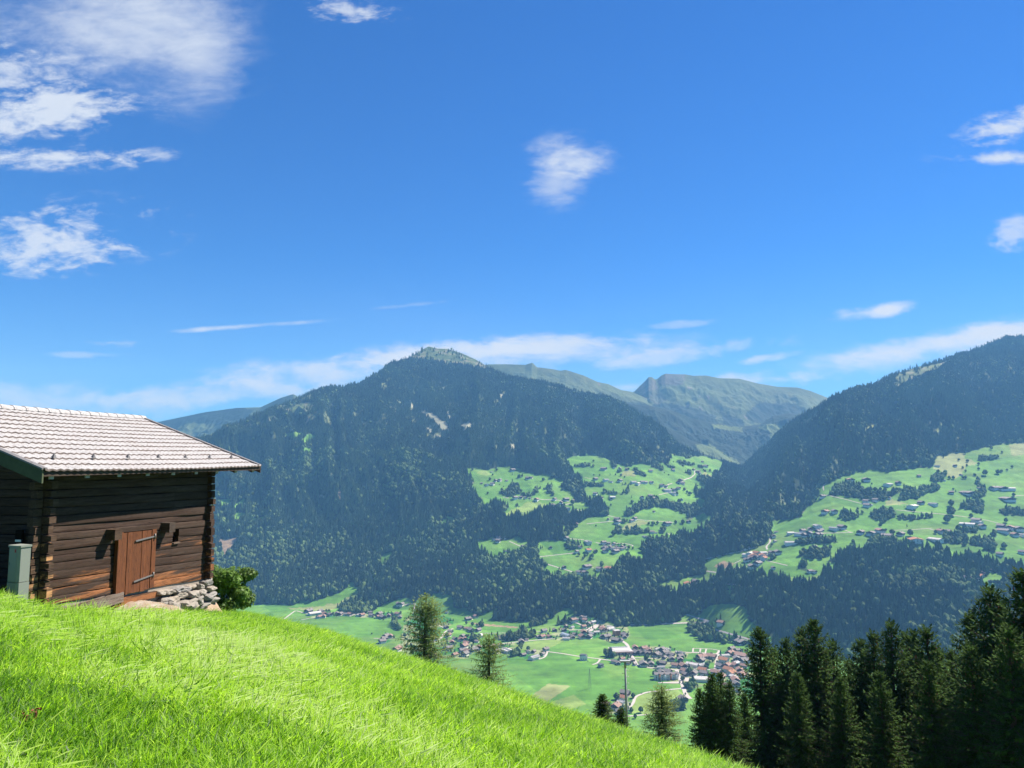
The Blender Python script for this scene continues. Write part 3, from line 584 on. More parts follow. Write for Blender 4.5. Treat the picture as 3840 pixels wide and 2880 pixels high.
# paved yards and car parks
M_YARD = simple('paved_yard', (.40, .365, .33), .9, .1, .1, .3)
def yard(w, pts, lift=.4):
    W = [hit(*p) for p in wp(w, pts)]
    if any(q is None for q in W): return
    c = sum(W, Vector())/len(W); n = 10; vs, fs = [], []
    ring = []
    for i in range(len(W)):
        for k in range(4): ring.append(W[i].lerp(W[(i+1) % len(W)], k/4))
    vs.append((c.x, c.y, ground(c.x, c.y)+lift)); m = len(ring)
    for s in (1, 2, 3):
        for q in ring:
            p = c.lerp(q, s/3); vs.append((p.x, p.y, ground(p.x, p.y)+lift))
    for i in range(m): fs.append((0, 1+i, 1+(i+1) % m))
    for s in (0, 1):
        for i in range(m): fs.append((1+s*m+i, 1+(s+1)*m+i, 1+(s+1)*m+(i+1) % m, 1+s*m+(i+1) % m))
    me = bpy.data.meshes.new('yard'); me.from_pydata(vs, [], fs); me.update()
    tag(link('paved_yard', me, M_YARD), kind='structure')
yard(6, [(1110,700),(1320,715),(1300,740),(1200,760),(1140,740)]); yard(5, [(1840,290),(1950,230),(2020,220),(1990,270),(1920,320),(1840,330)]); yard(6, [(800,770),(1090,760),(1095,785),(810,782)])
for _p in ([(1290,300),(1420,306),(1560,312),(1640,330)], [(1290,300),(1286,325),(1283,352)], [(1283,352),(1380,357),(1500,372),(1620,376)], [(1390,306),(1386,330),(1382,356)], [(1470,309),(1462,340),(1455,366)]): road(6, _p, 4)
yard(6, [(390,260),(430,330),(440,400),(480,500),(420,440),(400,380)], .43)

# ================================================================== HOUSES
M_PLAS = simple('white_plaster', (.74, .71, .66), .85, .2, .06, .5)
M_TIMB = simple('dark_timber', (.06, .036, .024), .8, .2, .35, 2.0)
M_RBRN = simple('roof_grey_brown', (.19, .172, .16), .8, .2, .3, 3.0)
M_RRED = simple('roof_red_brown', (.26, .165, .13), .8, .2, .25, 3.0)
M_RORA = simple('roof_orange', (.30, .145, .08), .8, .2, .2, 3.0)
M_RGRY = simple('roof_grey', (.21, .212, .22), .6, .4, .2, 2.0)
M_RPAL = simple('roof_pale', (.42, .40, .38), .6, .4, .12, 2.0)
M_RDRK = simple('roof_dark', (.06, .062, .07), .6, .4, .2, 2.0)
M_RBLU = simple('roof_blue_grey', (.32, .38, .43), .5, .5, .15, 2.0)
M_ORNG = simple('orange_wall', (.55, .23, .08), .85, .2, .08, .5)
M_WIN = simple('window_glass', (.02, .025, .03), .15, .6, .1, 1.0)
M_FRAME = simple('white_frame', (.7, .68, .64), .6, .3, .05, 1.0)
ROOFS = dict(w=M_RBRN, b=M_RBRN, r=M_RRED, o=M_RORA, g=M_RGRY, l=M_RPAL, k=M_RDRK, u=M_RBLU, h=M_RDRK)
DESC = dict(w='white chalet with grey-brown roof', b='dark timber house', r='white house with red-brown roof', o='house with bright orange roof', g='broad building with grey roof', l='building with pale metal roof', k='dark modern house', u='long hall with blue-grey roof', h='white modern block with flat dark roof')
CAT = dict(w='chalet', b='timber house', r='house', o='house', g='building', l='building', k='house', u='hall', h='building')
NAME = dict(w='white_chalet', b='timber_house', r='red_roof_house', o='orange_roof_house', g='grey_roof_building', l='pale_roof_building', k='modern_house', u='blue_roof_hall', h='modern_block')
def house_meshes(t):
    """unit house: gable 1 wide, 1.25 deep; eaves .46, ridge .70; flat types are blocks"""
    D = 1.25 if t in 'wrobk' else 1.9
    e, rg = (.46, .70) if t in 'wrob' else (.38, .56)
    x, y = .5, D/2
    wl = MB()
    if t in 'h':
        wl.box(-.5, .5, -.4, .4, -.5, .62); wl.box(-.36, .36, -.30, .30, .62, .74)
    elif t == 'k':
        wl.box(-.5, .5, -.4, .4, -.5, .22, 0); wl.box(-.44, .40, -.34, .36, .22, .46, 0)
    else:
        s = .27 if t in 'wr' else (.10 if t == 'b' else .46)
        timb = 1 if t in 'wrb' else 0
        wl.box(-x, x, -y, y, -.5, s, 0)
        wl.box(-x+.004, x-.004, -y+.004, y-.004, s, e, timb)
        yy = y-.004
        wl.add([(-x+.004, -yy, e), (x-.004, -yy, e), (0, -yy, rg), (-x+.004, yy, e), (x-.004, yy, e), (0, yy, rg)], [(0,1,2), (5,4,3)], timb)
    rf = MB(); th = .035
    if t in 'h': rf.box(-.40, .40, -.34, .34, .741, .79); rf.box(-.53, -.40, -.43, .43, .621, .65); rf.box(.40, .53, -.43, .43, .621, .65)
    elif t == 'k': rf.box(-.52, .48, -.42, .44, .461, .50)
    else:
        ox, oy = .12, .13; sl = (rg-e)/x
        for sx in (-1, 1):
            c = []
            for yv in (-y-oy, y+oy):
                c += [(0, yv, rg+.004), (sx*(x+ox), yv, e - sl*ox+.004), (sx*(x+ox), yv, e - sl*ox + th), (0, yv, rg + th)]
            rf.add(c, [(0,1,2,3),(7,6,5,4),(0,4,5,1),(3,2,6,7),(1,5,6,2)])
        rf.box(.12, .19, .1, .18, rg-.1, rg+.10)
    bal = MB()
    if t in 'wrb':
        bal.box(-.5, .5, -y-.11, -y, .27, .285); bal.box(-.5, .5, -y-.115, -y-.095, .285, .35)
        for k in range(6): bal.box(-.49+k*.194, -.475+k*.194, -y-.10, -y-.085, .35, .44)
    win = MB(); win.box(-.05, .05, -.012, .012, 0, .10, 0); win.box(-.062, .062, -.008, .010, -.012, .112, 1)
    return wl.mesh(NAME[t]), rf.mesh('roof'), (bal.mesh('balcony') if t in 'wrb' else None), win.mesh('window'), y
HM = {}
for t in ROOFS:
    wl, rf, bal, win, y = house_meshes(t)
    wl.materials.append(M_PLAS if t not in 'b' else M_PLAS); wl.materials.append(M_TIMB)
    if t == 'k': wl.materials[0] = M_RGRY
    rf.materials.append(ROOFS[t])
    if bal: bal.materials.append(M_TIMB)
    win.materials.append(M_WIN); win.materials.append(M_FRAME)
    HM[t] = (wl, rf, bal, win, y)
ORD = 'first second third fourth fifth sixth seventh eighth ninth tenth eleventh twelfth thirteenth fourteenth fifteenth sixteenth seventeenth eighteenth nineteenth twentieth'.split()
def ordinal(i):
    if i < 20: return ORD[i]
    n = i+1; return f"{n}{'th' if n % 10 > 3 or n % 10 == 0 or n//10 == 1 else ['st','nd','rd'][n % 10 - 1]}"
CL = [
 (1, 'in the hamlet on the leftmost high meadow', 'hamlet on the leftmost high meadow', [(460,615,55,'g'),(540,610,50,'w'),(585,560,40,'b'),(645,555,45,'w'),(735,565,30,'r'),(390,600,30,'b'),(820,415,60,'b'),(1030,530,55,'b'),(1080,520,35,'w'),(530,440,30,'l'),(855,800,60,'w'),(935,795,45,'b'),(1000,800,40,'w'),(1060,805,30,'b'),(1150,825,60,'r'),(1400,820,50,'w'),(1560,820,70,'b'),(1490,870,50,'w'),(1370,905,55,'w'),(1440,915,45,'r'),(1580,945,70,'g'),(1650,840,40,'b')]),
 (1, 'at the farm in the small forest clearing', 'farm in the small forest clearing', [(630,1350,55,'r'),(565,1370,55,'l'),(620,1395,60,'b'),(700,1360,45,'w'),(738,1530,40,'l'),(960,1470,40,'w'),(990,1490,25,'w')]),
 (2, 'on the highest meadow below the dark ridge', 'houses on the highest meadow', [(235,395,70,'b'),(380,380,35,'w'),(460,395,40,'r'),(560,405,45,'b'),(885,430,45,'r'),(120,540,55,'b'),(265,550,75,'g'),(335,575,45,'l'),(460,560,60,'w'),(645,580,70,'g'),(710,600,70,'l'),(770,585,50,'r'),(815,590,45,'r'),(895,590,45,'w'),(1040,630,50,'r'),(1090,645,45,'b'),(1110,685,100,'g'),(1195,420,40,'w'),(1300,555,60,'b'),(1270,585,60,'r'),(1330,600,50,'r'),(1220,690,60,'b'),(1270,670,45,'w'),(1190,735,80,'g'),(1230,740,60,'b'),(1355,680,30,'b'),(1310,825,45,'w'),(1540,440,50,'b'),(1640,360,60,'w'),(1560,460,40,'w'),(1480,410,35,'b'),(1330,170,30,'l'),(1600,300,30,'b')]),
 (2, 'on the ridge above the curved tree belt', 'houses above the curved tree belt', [(120,745,50,'w'),(205,800,40,'b'),(355,790,70,'l'),(340,815,40,'b'),(765,795,50,'r'),(880,775,50,'b'),(915,810,50,'w'),(930,990,30,'b'),(300,1095,35,'b')]),
 (2, 'among the farms on the central meadow', 'farms on the central meadow', [(420,1095,65,'w'),(430,1130,85,'w'),(620,1120,50,'w'),(665,1090,60,'w'),(1115,1150,90,'b'),(1410,1130,50,'b'),(905,1275,50,'r'),(955,1280,40,'l'),(810,1335,60,'g'),(-153,1165,80,'r')]),
 (3, 'in the hillside hamlet above the forest belt', 'hillside hamlet above the forest belt', [(1125,110,110,'g'),(825,70,60,'w'),(1340,130,60,'w'),(1410,140,40,'b'),(1365,170,50,'l'),(1480,145,45,'w'),(1370,205,50,'w'),(1430,190,45,'b'),(1365,240,75,'w'),(1475,205,55,'g'),(1520,190,40,'w'),(1550,215,50,'w'),(1505,245,85,'b'),(1590,185,50,'b'),(1600,215,45,'w'),(1640,195,40,'w'),(1335,200,40,'b'),(1020,190,45,'w'),(970,255,50,'r'),(1130,240,70,'o'),(1230,245,45,'b'),(610,195,40,'b'),(795,470,50,'b'),(1110,455,100,'b'),(995,540,60,'w'),(1085,545,80,'w'),(1280,495,75,'w'),(1425,480,120,'o'),(1265,625,35,'o'),(135,695,25,'l'),(1910,45,60,'g')]),
 (7, 'at the wood edge left of the plateau', 'houses at the wood edge left of the plateau', [(370,500,40,'w'),(410,495,40,'w'),(440,490,55,'r'),(295,510,35,'w')]),
 (7, 'on the plateau at the gorge mouth', 'plateau village at the gorge mouth', [(1150,390,90,'l'),(1110,415,90,'l'),(1220,395,60,'o'),(1300,390,80,'g'),(1190,425,80,'o'),(1290,425,80,'o'),(1170,445,70,'r'),(1310,455,70,'o'),(1260,445,50,'r'),(1140,470,60,'w'),(1100,480,60,'w'),(1400,390,60,'w'),(1475,380,80,'w'),(1350,415,50,'l'),(1235,510,90,'w'),(1170,545,90,'w'),(1420,570,45,'r'),(1855,610,50,'r'),(1910,615,45,'w'),(410,755,90,'o'),(475,755,60,'r'),(500,730,60,'b'),(1085,345,40,'l'),(1120,335,40,'w'),(1430,195,50,'w'),(1455,140,40,'l'),(1630,260,120,'g'),(1440,255,35,'w'),(800,1225,70,'r'),(510,1240,60,'w'),(1910,320,50,'b')]),
 (7, 'in the hamlet right of the gorge', 'hamlet right of the gorge', [(1625,155,70,'l'),(1730,160,100,'g'),(1770,130,60,'w'),(1850,160,70,'w'),(1860,115,60,'w'),(1945,60,110,'g'),(1960,140,60,'w'),(1955,170,90,'w'),(1990,125,50,'b'),(2140,95,90,'g'),(1800,180,60,'b')]),
 (8, 'on the wide right-hand meadows', 'scattered farms on the right-hand meadows', [(415,855,70,'b'),(250,705,65,'r'),(340,705,55,'w'),(225,560,45,'w'),(500,390,70,'r'),(655,385,70,'b'),(870,430,90,'g'),(970,425,45,'b'),(1355,255,40,'l'),(1415,395,35,'l'),(655,605,50,'w'),(745,595,45,'w'),(660,645,55,'w'),(700,640,40,'l'),(885,575,30,'w'),(1110,640,110,'l'),(1195,620,50,'b'),(1315,630,70,'g'),(1495,520,40,'b'),(1660,510,110,'b'),(1650,525,60,'w'),(1780,475,40,'l'),(1920,470,70,'w'),(1990,470,80,'b'),(2070,475,80,'g'),(2050,570,110,'b'),(1655,820,110,'l'),(1740,790,70,'w'),(1770,810,60,'l'),(1800,850,60,'w'),(600,910,60,'b'),(700,915,80,'w'),(790,890,75,'r'),(860,940,85,'w'),(995,925,65,'b'),(1145,970,140,'o'),(1340,970,115,'l'),(1390,900,60,'r'),(1450,905,60,'w'),(1500,970,40,'r'),(2010,890,90,'w'),(2070,860,80,'r'),(2160,870,80,'w'),(1985,850,60,'b'),(2120,935,60,'r'),(2190,935,60,'g'),(1975,1130,50,'w'),(1175,355,30,'b'),(2190,1110,50,'w'),(1530,255,30,'b'),(1590,345,25,'b')]),
 (8, 'in the clearing among woods at far right', 'village in the clearing at far right', [(1520,1320,60,'r'),(1590,1360,70,'w'),(1545,1345,50,'w'),(1620,1335,50,'w'),(1680,1365,60,'w'),(1745,1340,90,'o'),(1740,1370,70,'w'),(1800,1320,60,'r'),(1840,1285,60,'b'),(1880,1395,30,'b')]),
 (4, 'in the far left valley village', 'far left valley village', [(210,335,90,'b'),(290,355,140,'l'),(370,340,60,'b'),(400,345,50,'r'),(370,420,60,'r'),(420,415,60,'r'),(340,425,50,'w'),(430,385,70,'r'),(510,390,60,'w'),(600,375,60,'w'),(650,380,60,'b'),(725,385,50,'r'),(780,385,60,'r'),(900,390,70,'g'),(950,395,60,'r'),(1080,400,60,'w'),(1065,360,50,'b'),(1190,380,70,'w'),(1180,420,60,'r'),(1235,425,80,'b'),(1320,405,60,'b'),(1440,380,60,'r'),(1470,430,60,'w'),(1450,240,60,'b'),(1500,245,60,'w'),(1280,690,80,'w'),(1340,690,70,'r'),(1255,720,70,'b'),(1230,760,80,'w'),(1430,865,110,'r')]),
 (5, 'in the valley village around the two larches', 'valley village around the two larches', [(-90,60,40,'l'),(-270,430,90,'r'),(-290,480,60,'w'),(-100,270,60,'b'),(-70,380,70,'r'),(-40,330,60,'w'),(-250,650,60,'r'),(200,155,70,'b'),(310,120,60,'r'),(245,150,40,'w'),(95,275,70,'w'),(190,290,60,'r'),(245,310,80,'b'),(345,310,70,'w'),(340,385,120,'l'),(125,390,60,'w'),(100,440,70,'r'),(160,430,60,'r'),(180,490,70,'r'),(150,530,90,'r'),(325,465,50,'r'),(120,590,70,'w'),(200,610,90,'r'),(160,640,90,'w'),(20,650,70,'r'),(-60,560,80,'b'),(-20,480,70,'r'),(20,430,60,'w'),(290,580,80,'b'),(350,550,70,'r'),(560,540,70,'r'),(640,520,60,'r'),(600,600,80,'b'),(740,580,150,'g'),(1040,610,55,'o'),(1110,605,60,'b'),(1280,575,70,'w'),(1115,680,130,'g'),(970,650,60,'b'),(1235,640,60,'w'),(1800,690,120,'h'),(2040,800,90,'k'),(1255,320,70,'w'),(1400,310,60,'b')]),
 (5, 'in the village at the foot of the wood', 'village at the foot of the wood', [(1230,400,70,'r'),(1330,400,60,'r'),(1170,400,50,'w'),(940,470,80,'b'),(1020,440,40,'w'),(1560,370,130,'u'),(1560,420,90,'g'),(1680,370,60,'w'),(1530,310,60,'b'),(1640,265,70,'g'),(1555,255,50,'b'),(1660,170,70,'r'),(1700,165,50,'w'),(1770,130,50,'w'),(1810,130,50,'w'),(1820,170,60,'r'),(1800,340,80,'r'),(1780,400,90,'r'),(1920,350,80,'g'),(1980,330,70,'l'),(1880,220,70,'b'),(1930,190,80,'g'),(1800,260,60,'r'),(1880,400,80,'b'),(2050,280,70,'r'),(2180,270,100,'l'),(2120,400,90,'w'),(2060,395,50,'r'),(1650,410,60,'w'),(2067,308,80,'r')]),
 (6, 'in the upper part of the main village', 'upper part of the main village', [(40,50,80,'r'),(140,30,100,'l'),(340,120,80,'b'),(340,150,60,'w'),(220,190,100,'b'),(280,195,60,'w'),(100,150,60,'b'),(30,140,60,'w'),(150,345,60,'r'),(200,490,70,'w'),(310,450,60,'r'),(250,510,60,'b'),(420,470,70,'b'),(390,510,60,'w'),(480,525,50,'r'),(485,295,80,'r'),(610,305,80,'r'),(680,335,80,'r'),(500,365,90,'b'),(570,370,80,'w'),(640,375,70,'b'),(690,370,60,'w'),(790,310,80,'g'),(860,320,80,'b'),(930,315,90,'g'),(780,390,90,'w'),(830,400,70,'w'),(900,360,80,'b'),(990,395,70,'w'),(940,390,60,'b'),(990,450,80,'w'),(890,430,60,'b'),(600,520,110,'w'),(580,480,70,'g'),(710,520,80,'w'),(870,510,80,'b'),(840,560,90,'g'),(1040,540,80,'r'),(1110,460,80,'w'),(1070,350,60,'g'),(1130,360,80,'g'),(1110,410,70,'b'),(350,930,110,'b'),(320,990,90,'o'),(290,1040,90,'g'),(220,1110,120,'r'),(260,1180,80,'b'),(80,1080,90,'r'),(30,1130,80,'w'),(1820,310,80,'w'),(1900,330,60,'w'),(1945,200,150,'b')]),
 (6, 'in the main village beside the spruces', 'main village beside the spruces', [(1150,550,100,'r'),(1280,520,140,'l'),(1410,530,110,'g'),(1400,470,90,'b'),(1400,420,110,'r'),(1540,415,110,'r'),(1470,430,60,'b'),(1730,400,100,'g'),(1800,370,110,'r'),(1960,390,150,'r'),(1715,465,110,'o'),(1890,450,100,'b'),(2010,460,140,'w'),(1880,500,100,'g'),(1660,550,90,'w'),(1760,540,90,'r'),(1870,540,90,'r'),(1990,550,80,'r'),(1780,600,110,'o'),(1810,645,110,'o'),(1930,610,100,'r'),(1960,670,110,'r'),(1850,695,110,'l'),(1870,745,110,'r'),(1880,800,100,'w'),(1600,640,110,'r'),(1680,700,100,'r'),(1420,610,100,'o'),(1440,650,90,'w'),(1300,650,90,'w'),(1170,620,90,'r'),(1180,665,80,'b'),(1420,710,190,'l'),(850,640,90,'b'),(940,630,90,'w'),(1030,670,90,'w'),(1740,810,70,'r'),(1890,890,80,'k'),(1150,1010,110,'b')]),
]
BIG = []
allh = []
for ci, (w, place, grp, items) in enumerate(CL):
    for it in items:
        (x, y), = wp(w, [(it[0], it[1] + it[2]*.22)])
        p = hit(x, y)
        if p is None: continue
        allh.append([ci, x, y, it[2]/WIN[w][2], it[3], p])
allh.sort(key=lambda h: -h[3])
keep_h, rest = allh[:296], allh[296:]
HOUSE_PTS = []
def house_dims(wpx, t, p):
    W = wpx*p.y/F_PX; W = min(max(W, 6.5), 42)
    big = W > 17 or t in 'glu'
    if t in 'glu': sx, sy = W*.62, W*.56
    else: sx, sy = W*.84, W*.80
    return sx, sy, min(max(sx*1.15, 7.0), 17.0)
rh = random.Random(5)
groups = {}
for h in keep_h: groups.setdefault((h[0], h[4]), []).append(h)
for (ci, t), hs in groups.items():
    hs.sort(key=lambda h: h[1])
    w, place, grp, _ = CL[ci]
    wl, rf, bal, win, yy = HM[t]
    for i, (_, x, y, wpx, _, p) in enumerate(hs):
        o = link(NAME[t], wl); o.location = p
        yaw = math.atan2(p.x, p.y)*-1*.6 + rh.choice((-.5, .45, 1.0, -.9, .1)) + rh.uniform(-.15, .15)
        if t in 'glu': yaw += math.pi/2 if rh.random() < .75 else 0
        o.rotation_euler = (0, 0, yaw); o.scale = house_dims(wpx, t, p)
        HOUSE_PTS.append((p.x, p.y, o.scale[0]))
        if len(hs) == 1: lab = f"only {DESC[t]} {place}"
        else: lab = f"{ordinal(i)} {DESC[t]} from the left {place}"
        if len(lab.split()) > 16: lab = lab.replace(' from the left', ' from left')
        if len(lab.split()) > 16: lab = lab.replace('in the upper part of the main village', 'in the upper main village').replace(' building with ', ' hall with ').replace('in the hamlet on the leftmost', 'in hamlet on leftmost').replace(' with grey-brown roof', '')
        if len(lab.split()) > 16: lab = lab.replace(' the ', ' ')
        tag(o, lab, CAT[t], grp)
        link('roof', rf, None, o)
        if wpx > 13:
            if bal: link('balcony', bal, None, o)
            zs = (.1, .33) if t in 'wrbo' else (.16,)
            for zc in zs:
                for xc in (-.3, 0, .3):
                    q = link('window', win, None, o)
                    q.location = (xc, -yy-.004 if t not in 'kh' else -.404, zc - (.03 if t == 'k' else 0))
rb = MB()
for (_, x, y, wpx, t, p) in rest:
    s = house_dims(wpx, t, p); a = rh.uniform(0, 3)
    c, sn = math.cos(a), math.sin(a)
    for me, mo in ((HM[t][0], None), (HM[t][1], 2)):
        vs = [(p.x + (v.co.x*c - v.co.y*sn)*s[0], p.y + (v.co.x*sn + v.co.y*c)*s[1], p.z + v.co.z*s[2]) for v in me.vertices]
        b = len(rb.v); rb.v += vs
        for f in me.polygons: rb.f.append([b+k for k in f.vertices]); rb.m.append(f.material_index if mo is None else mo); rb.sm.append(False)
if rest:
    tag(rb.build('distant_houses', [M_PLAS, M_TIMB, M_RBRN]), 'smallest far houses dotted through the villages and meadows', kind='stuff')
print('HOUSES', len(allh), len(rest))

# --- single buildings with a shape of their own
def special(name, label, cat, w, x, y, yaw):
    (a, b), = wp(w, [(x, y)]); p = hit(a, b); HOUSE_PTS.append((p.x, p.y, 26)); return tag(empty(name, p, yaw), label, cat), p
# big hall with rows of roof lights and a pinkish base
o, p = special('sports_hall', 'large hall with pale grey flat roof and rows of roof lights by the curved road', 'hall', 6, 285, 360, .12)
S = 33/30.
mb = MB(); mb.box(-27, 27, -24, 22, -8, 7.5); mb.build('wall', simple('pink_wall', (.45, .27, .2), .8, .2, .1, .2), o)
mb = MB(); mb.box(-28, 28, -22, 24, 7.5, 8.6); mb.box(-20, 20, -14, 16, 8.6, 9.2); mb.build('roof', M_RPAL, o)
for k in range(8):
    mb = MB(); mb.box(-24+k*6.2, -19.6+k*6.2, 18, 22, 8.62, 10.2); mb.build('roof_light', M_RBLU, o)
for k in range(5):
    mb = MB(); mb.box(-22+k*9, -17+k*9, -24.12, -24.0, 1.5, 5); mb.build('window', M_WIN, o)
# hotel with white tower bays at the village edge
o, p = special('hotel', 'long hotel with red and white tower bays at the near village edge', 'hotel', 6, 930, 735, .05)
mb = MB(); mb.box(-28, 26, 0, 13, -6, 11); mb.build('wall', M_PLAS, o)
mb = MB(); mb.box(-28.6, 26.6, -1.0, 6.6, 11, 12); mb.add([(-29, -1.5, 11.2), (27, -1.5, 11.2), (27, 6.5, 15.5), (-29, 6.5, 15.5), (27, 14.5, 11.2), (-29, 14.5, 11.2)], [(0,1,2,3), (3,2,4,5), (0,3,5), (1,4,2)]); mb.build('roof', M_RBRN, o)
for k, xx in enumerate((-18, -6, 8, 21)):
    mb = MB(); mb.tube([(xx, -.5, -5), (xx, -.5, 12.5)], 2.4, 10); mb.build('tower_bay', M_PLAS if k % 2 else M_ORNG, o)
    mb = MB(); mb.tube([(xx, -.5, 12.5), (xx, -.5, 15.5)], [2.9, .1], 10); mb.build('tower_roof', M_RRED, o)
for k in range(8):
    for z in (1, 4.4, 7.8):
        mb = MB(); xx = -26+k*6.7; mb.box(xx, xx+2.4, -.05, 0, z, z+2); mb.build('window', M_WIN, o)
o, p = special('orange_block', 'orange cube-shaped building at the right end of the upper village', 'building', 6, 230, 115, .35)
mb = MB(); mb.box(-9, 9, -8, 8, -4, 13); mb.build('wall', M_ORNG, o)
mb = MB(); mb.box(-9.5, 9.5, -8.5, 8.5, 13, 13.8); mb.build('roof', M_RPAL, o)
for k in range(3):
    for z in (2, 5.5, 9):
        mb = MB(); mb.box(-7+k*5.2, -4.4+k*5.2, -8.06, -8, z, z+1.8); mb.build('window', M_WIN, o)
o, p = special('silo', 'slim white silo tower beside the road bend below the plateau', 'silo', 7, 1763, 745, 0)
mb = MB(); mb.tube([(0, 0, -2), (0, 0, 12)], 2.2, 14); mb.build('tank', M_PLAS, o)
mb = MB(); mb.tube([(0, 0, 12), (0, 0, 13.6)], [2.3, .3], 14); mb.build('cap', M_RPAL, o)

# --- lattice pylon standing in the big field
o, p = special('electricity_pylon', 'slender steel lattice pylon standing in the big green field', 'pylon', 5, 1885, 1118, .3)
HOUSE_PTS.pop()
M_STEEL = simple('galvanised_steel', (.20, .22, .20), .5, .5, .15, 1.0, .3)
mb = MB(); Hp = 43.0
def pl(z): return 2.6*(1 - z/Hp) + .35
for sx in (-1, 1):
    for sy in (-1, 1):
        mb.tube([(sx*pl(z), sy*pl(z), z) for z in (-1, 10, 20, 30, Hp)], .13, 4, sm=False)
zs = [0, 4.5, 9, 13, 17, 20.5, 24, 27, 30, 33, 36, 39, Hp]
for za, zb in zip(zs[:-1], zs[1:]):
    for a, b in (((-1,-1),(1,-1)), ((1,-1),(1,1)), ((1,1),(-1,1)), ((-1,1),(-1,-1))):
        mb.tube([(a[0]*pl(za), a[1]*pl(za), za), (b[0]*pl(zb), b[1]*pl(zb), zb)], .06, 4, sm=False)
        mb.tube([(b[0]*pl(za), b[1]*pl(za), za), (a[0]*pl(zb), a[1]*pl(zb), zb)], .06, 4, sm=False)
mb.build('lattice_tower', M_STEEL, o)
for z, l in ((28, 5), (33, 6.5), (38, 4.5)):
    mb = MB()
    for s in (-1, 1):
        mb.tube([(0, 0, z+1), (s*l, 0, z)], .09, 4, sm=False); mb.tube([(0, 0, z-.4), (s*l, 0, z)], .09, 4, sm=False); mb.tube([(s*l, 0, z), (s*l, 0, z-1.3)], .10, 5)
    mb.build('cross_arm', M_STEEL, o)

# --- small cars on the roads
M_CARD = simple('dark_paint', (.03, .03, .04), .3, .5, .1); M_CARW = simple('white_paint', (.7, .7, .7), .3, .5, .05); M_TYRE = simple('rubber', (.015,)*3, .9, .1, .1)
def car(label, w, x, y, yaw, paint):
    (a, b), = wp(w, [(x, y)]); p = hit(a, b)
    o = tag(empty('parked_car', p + Vector((0, 0, .46)), yaw), label, 'car')
    mb = MB(); mb.box(-.85, .85, -2.1, 2.1, .3, .85); mb.hexa([(-.8,-1.9,.85),(.8,-1.9,.85),(.8,1.0,.85),(-.8,1.0,.85),(-.65,-1.5,1.42),(.65,-1.5,1.42),(.65,.35,1.42),(-.65,.35,1.42)]); mb.build('body', paint, o)
    mb = MB(); mb.hexa([(-.815,-1.7,.92),(.815,-1.7,.92),(.815,.85,.92),(-.815,.85,.92),(-.69,-1.42,1.34),(.69,-1.42,1.34),(.69,.32,1.34),(-.69,.32,1.34)]); mb.build('window', M_WIN, o)
    for sx in (-1, 1):
        for sy in (-1.3, 1.3):
            mb = MB(); mb.tube([(sx*.72, sy, .32), (sx*.9, sy, .32)], .32, 10); mb.build('wheel', M_TYRE, o)
car('small dark car driving on the pale road round the mown field', 6, 572, 927, -1.2, M_CARD)
car('small dark car parked before the white flat-roofed block', 5, 1862, 738, -1.2, M_CARD)
car('white car on the road below the forest edge', 7, 150, 1224, 1.5, M_CARW)

# ================================================================== SINGLE TREES ON THE MEADOWS AND IN THE VILLAGES
M_BARKF = simple('bark_far', (.05, .038, .028), .9, .1, .3, 2)
M_LEAF1 = leaf_mat('broadleaf_leaf', (.040, .075, .022), .6, .15, False, .8, .1, .5); M_LEAF2 = leaf_mat('dark_spruce_leaf', (.022, .045, .018), .5, .1, False, .8, .1, .6)
def trunk_low():
    mb = MB(); mb.tube([(0, 0, -.1), (.005, 0, .15), (0, .005, .4)], [.035, .026, .012], 6, cap=False); return mb.mesh('trunk')
TR = trunk_low(); TR.materials.append(M_BARKF)
BRM = [lumpy(20+s, 3, 1.0, .40, .14) for s in range(4)]
for m in BRM: m.materials.append(M_LEAF1)
COM = [conifer_low(30+s, 5, 8) for s in range(3)]
for m in COM: m.materials.append(M_LEAF2)
def lone(x, y, hpx, kind, label, grp, p=None, rr=random.Random(3)):
    p = p or hit(x, y)
    if p is None: return
    h = hpx*p.y/F_PX
    o = empty('broadleaf_tree' if kind == 'd' else 'conifer_tree', p, rr.uniform(0, 6)); s = rr.uniform(.9, 1.2)
    o.scale = (h*s, h*s, h)
    tag(o, label, 'tree', grp)
    link('trunk', TR, None, o); link('crown', rr.choice(BRM if kind == 'd' else COM), None, o)
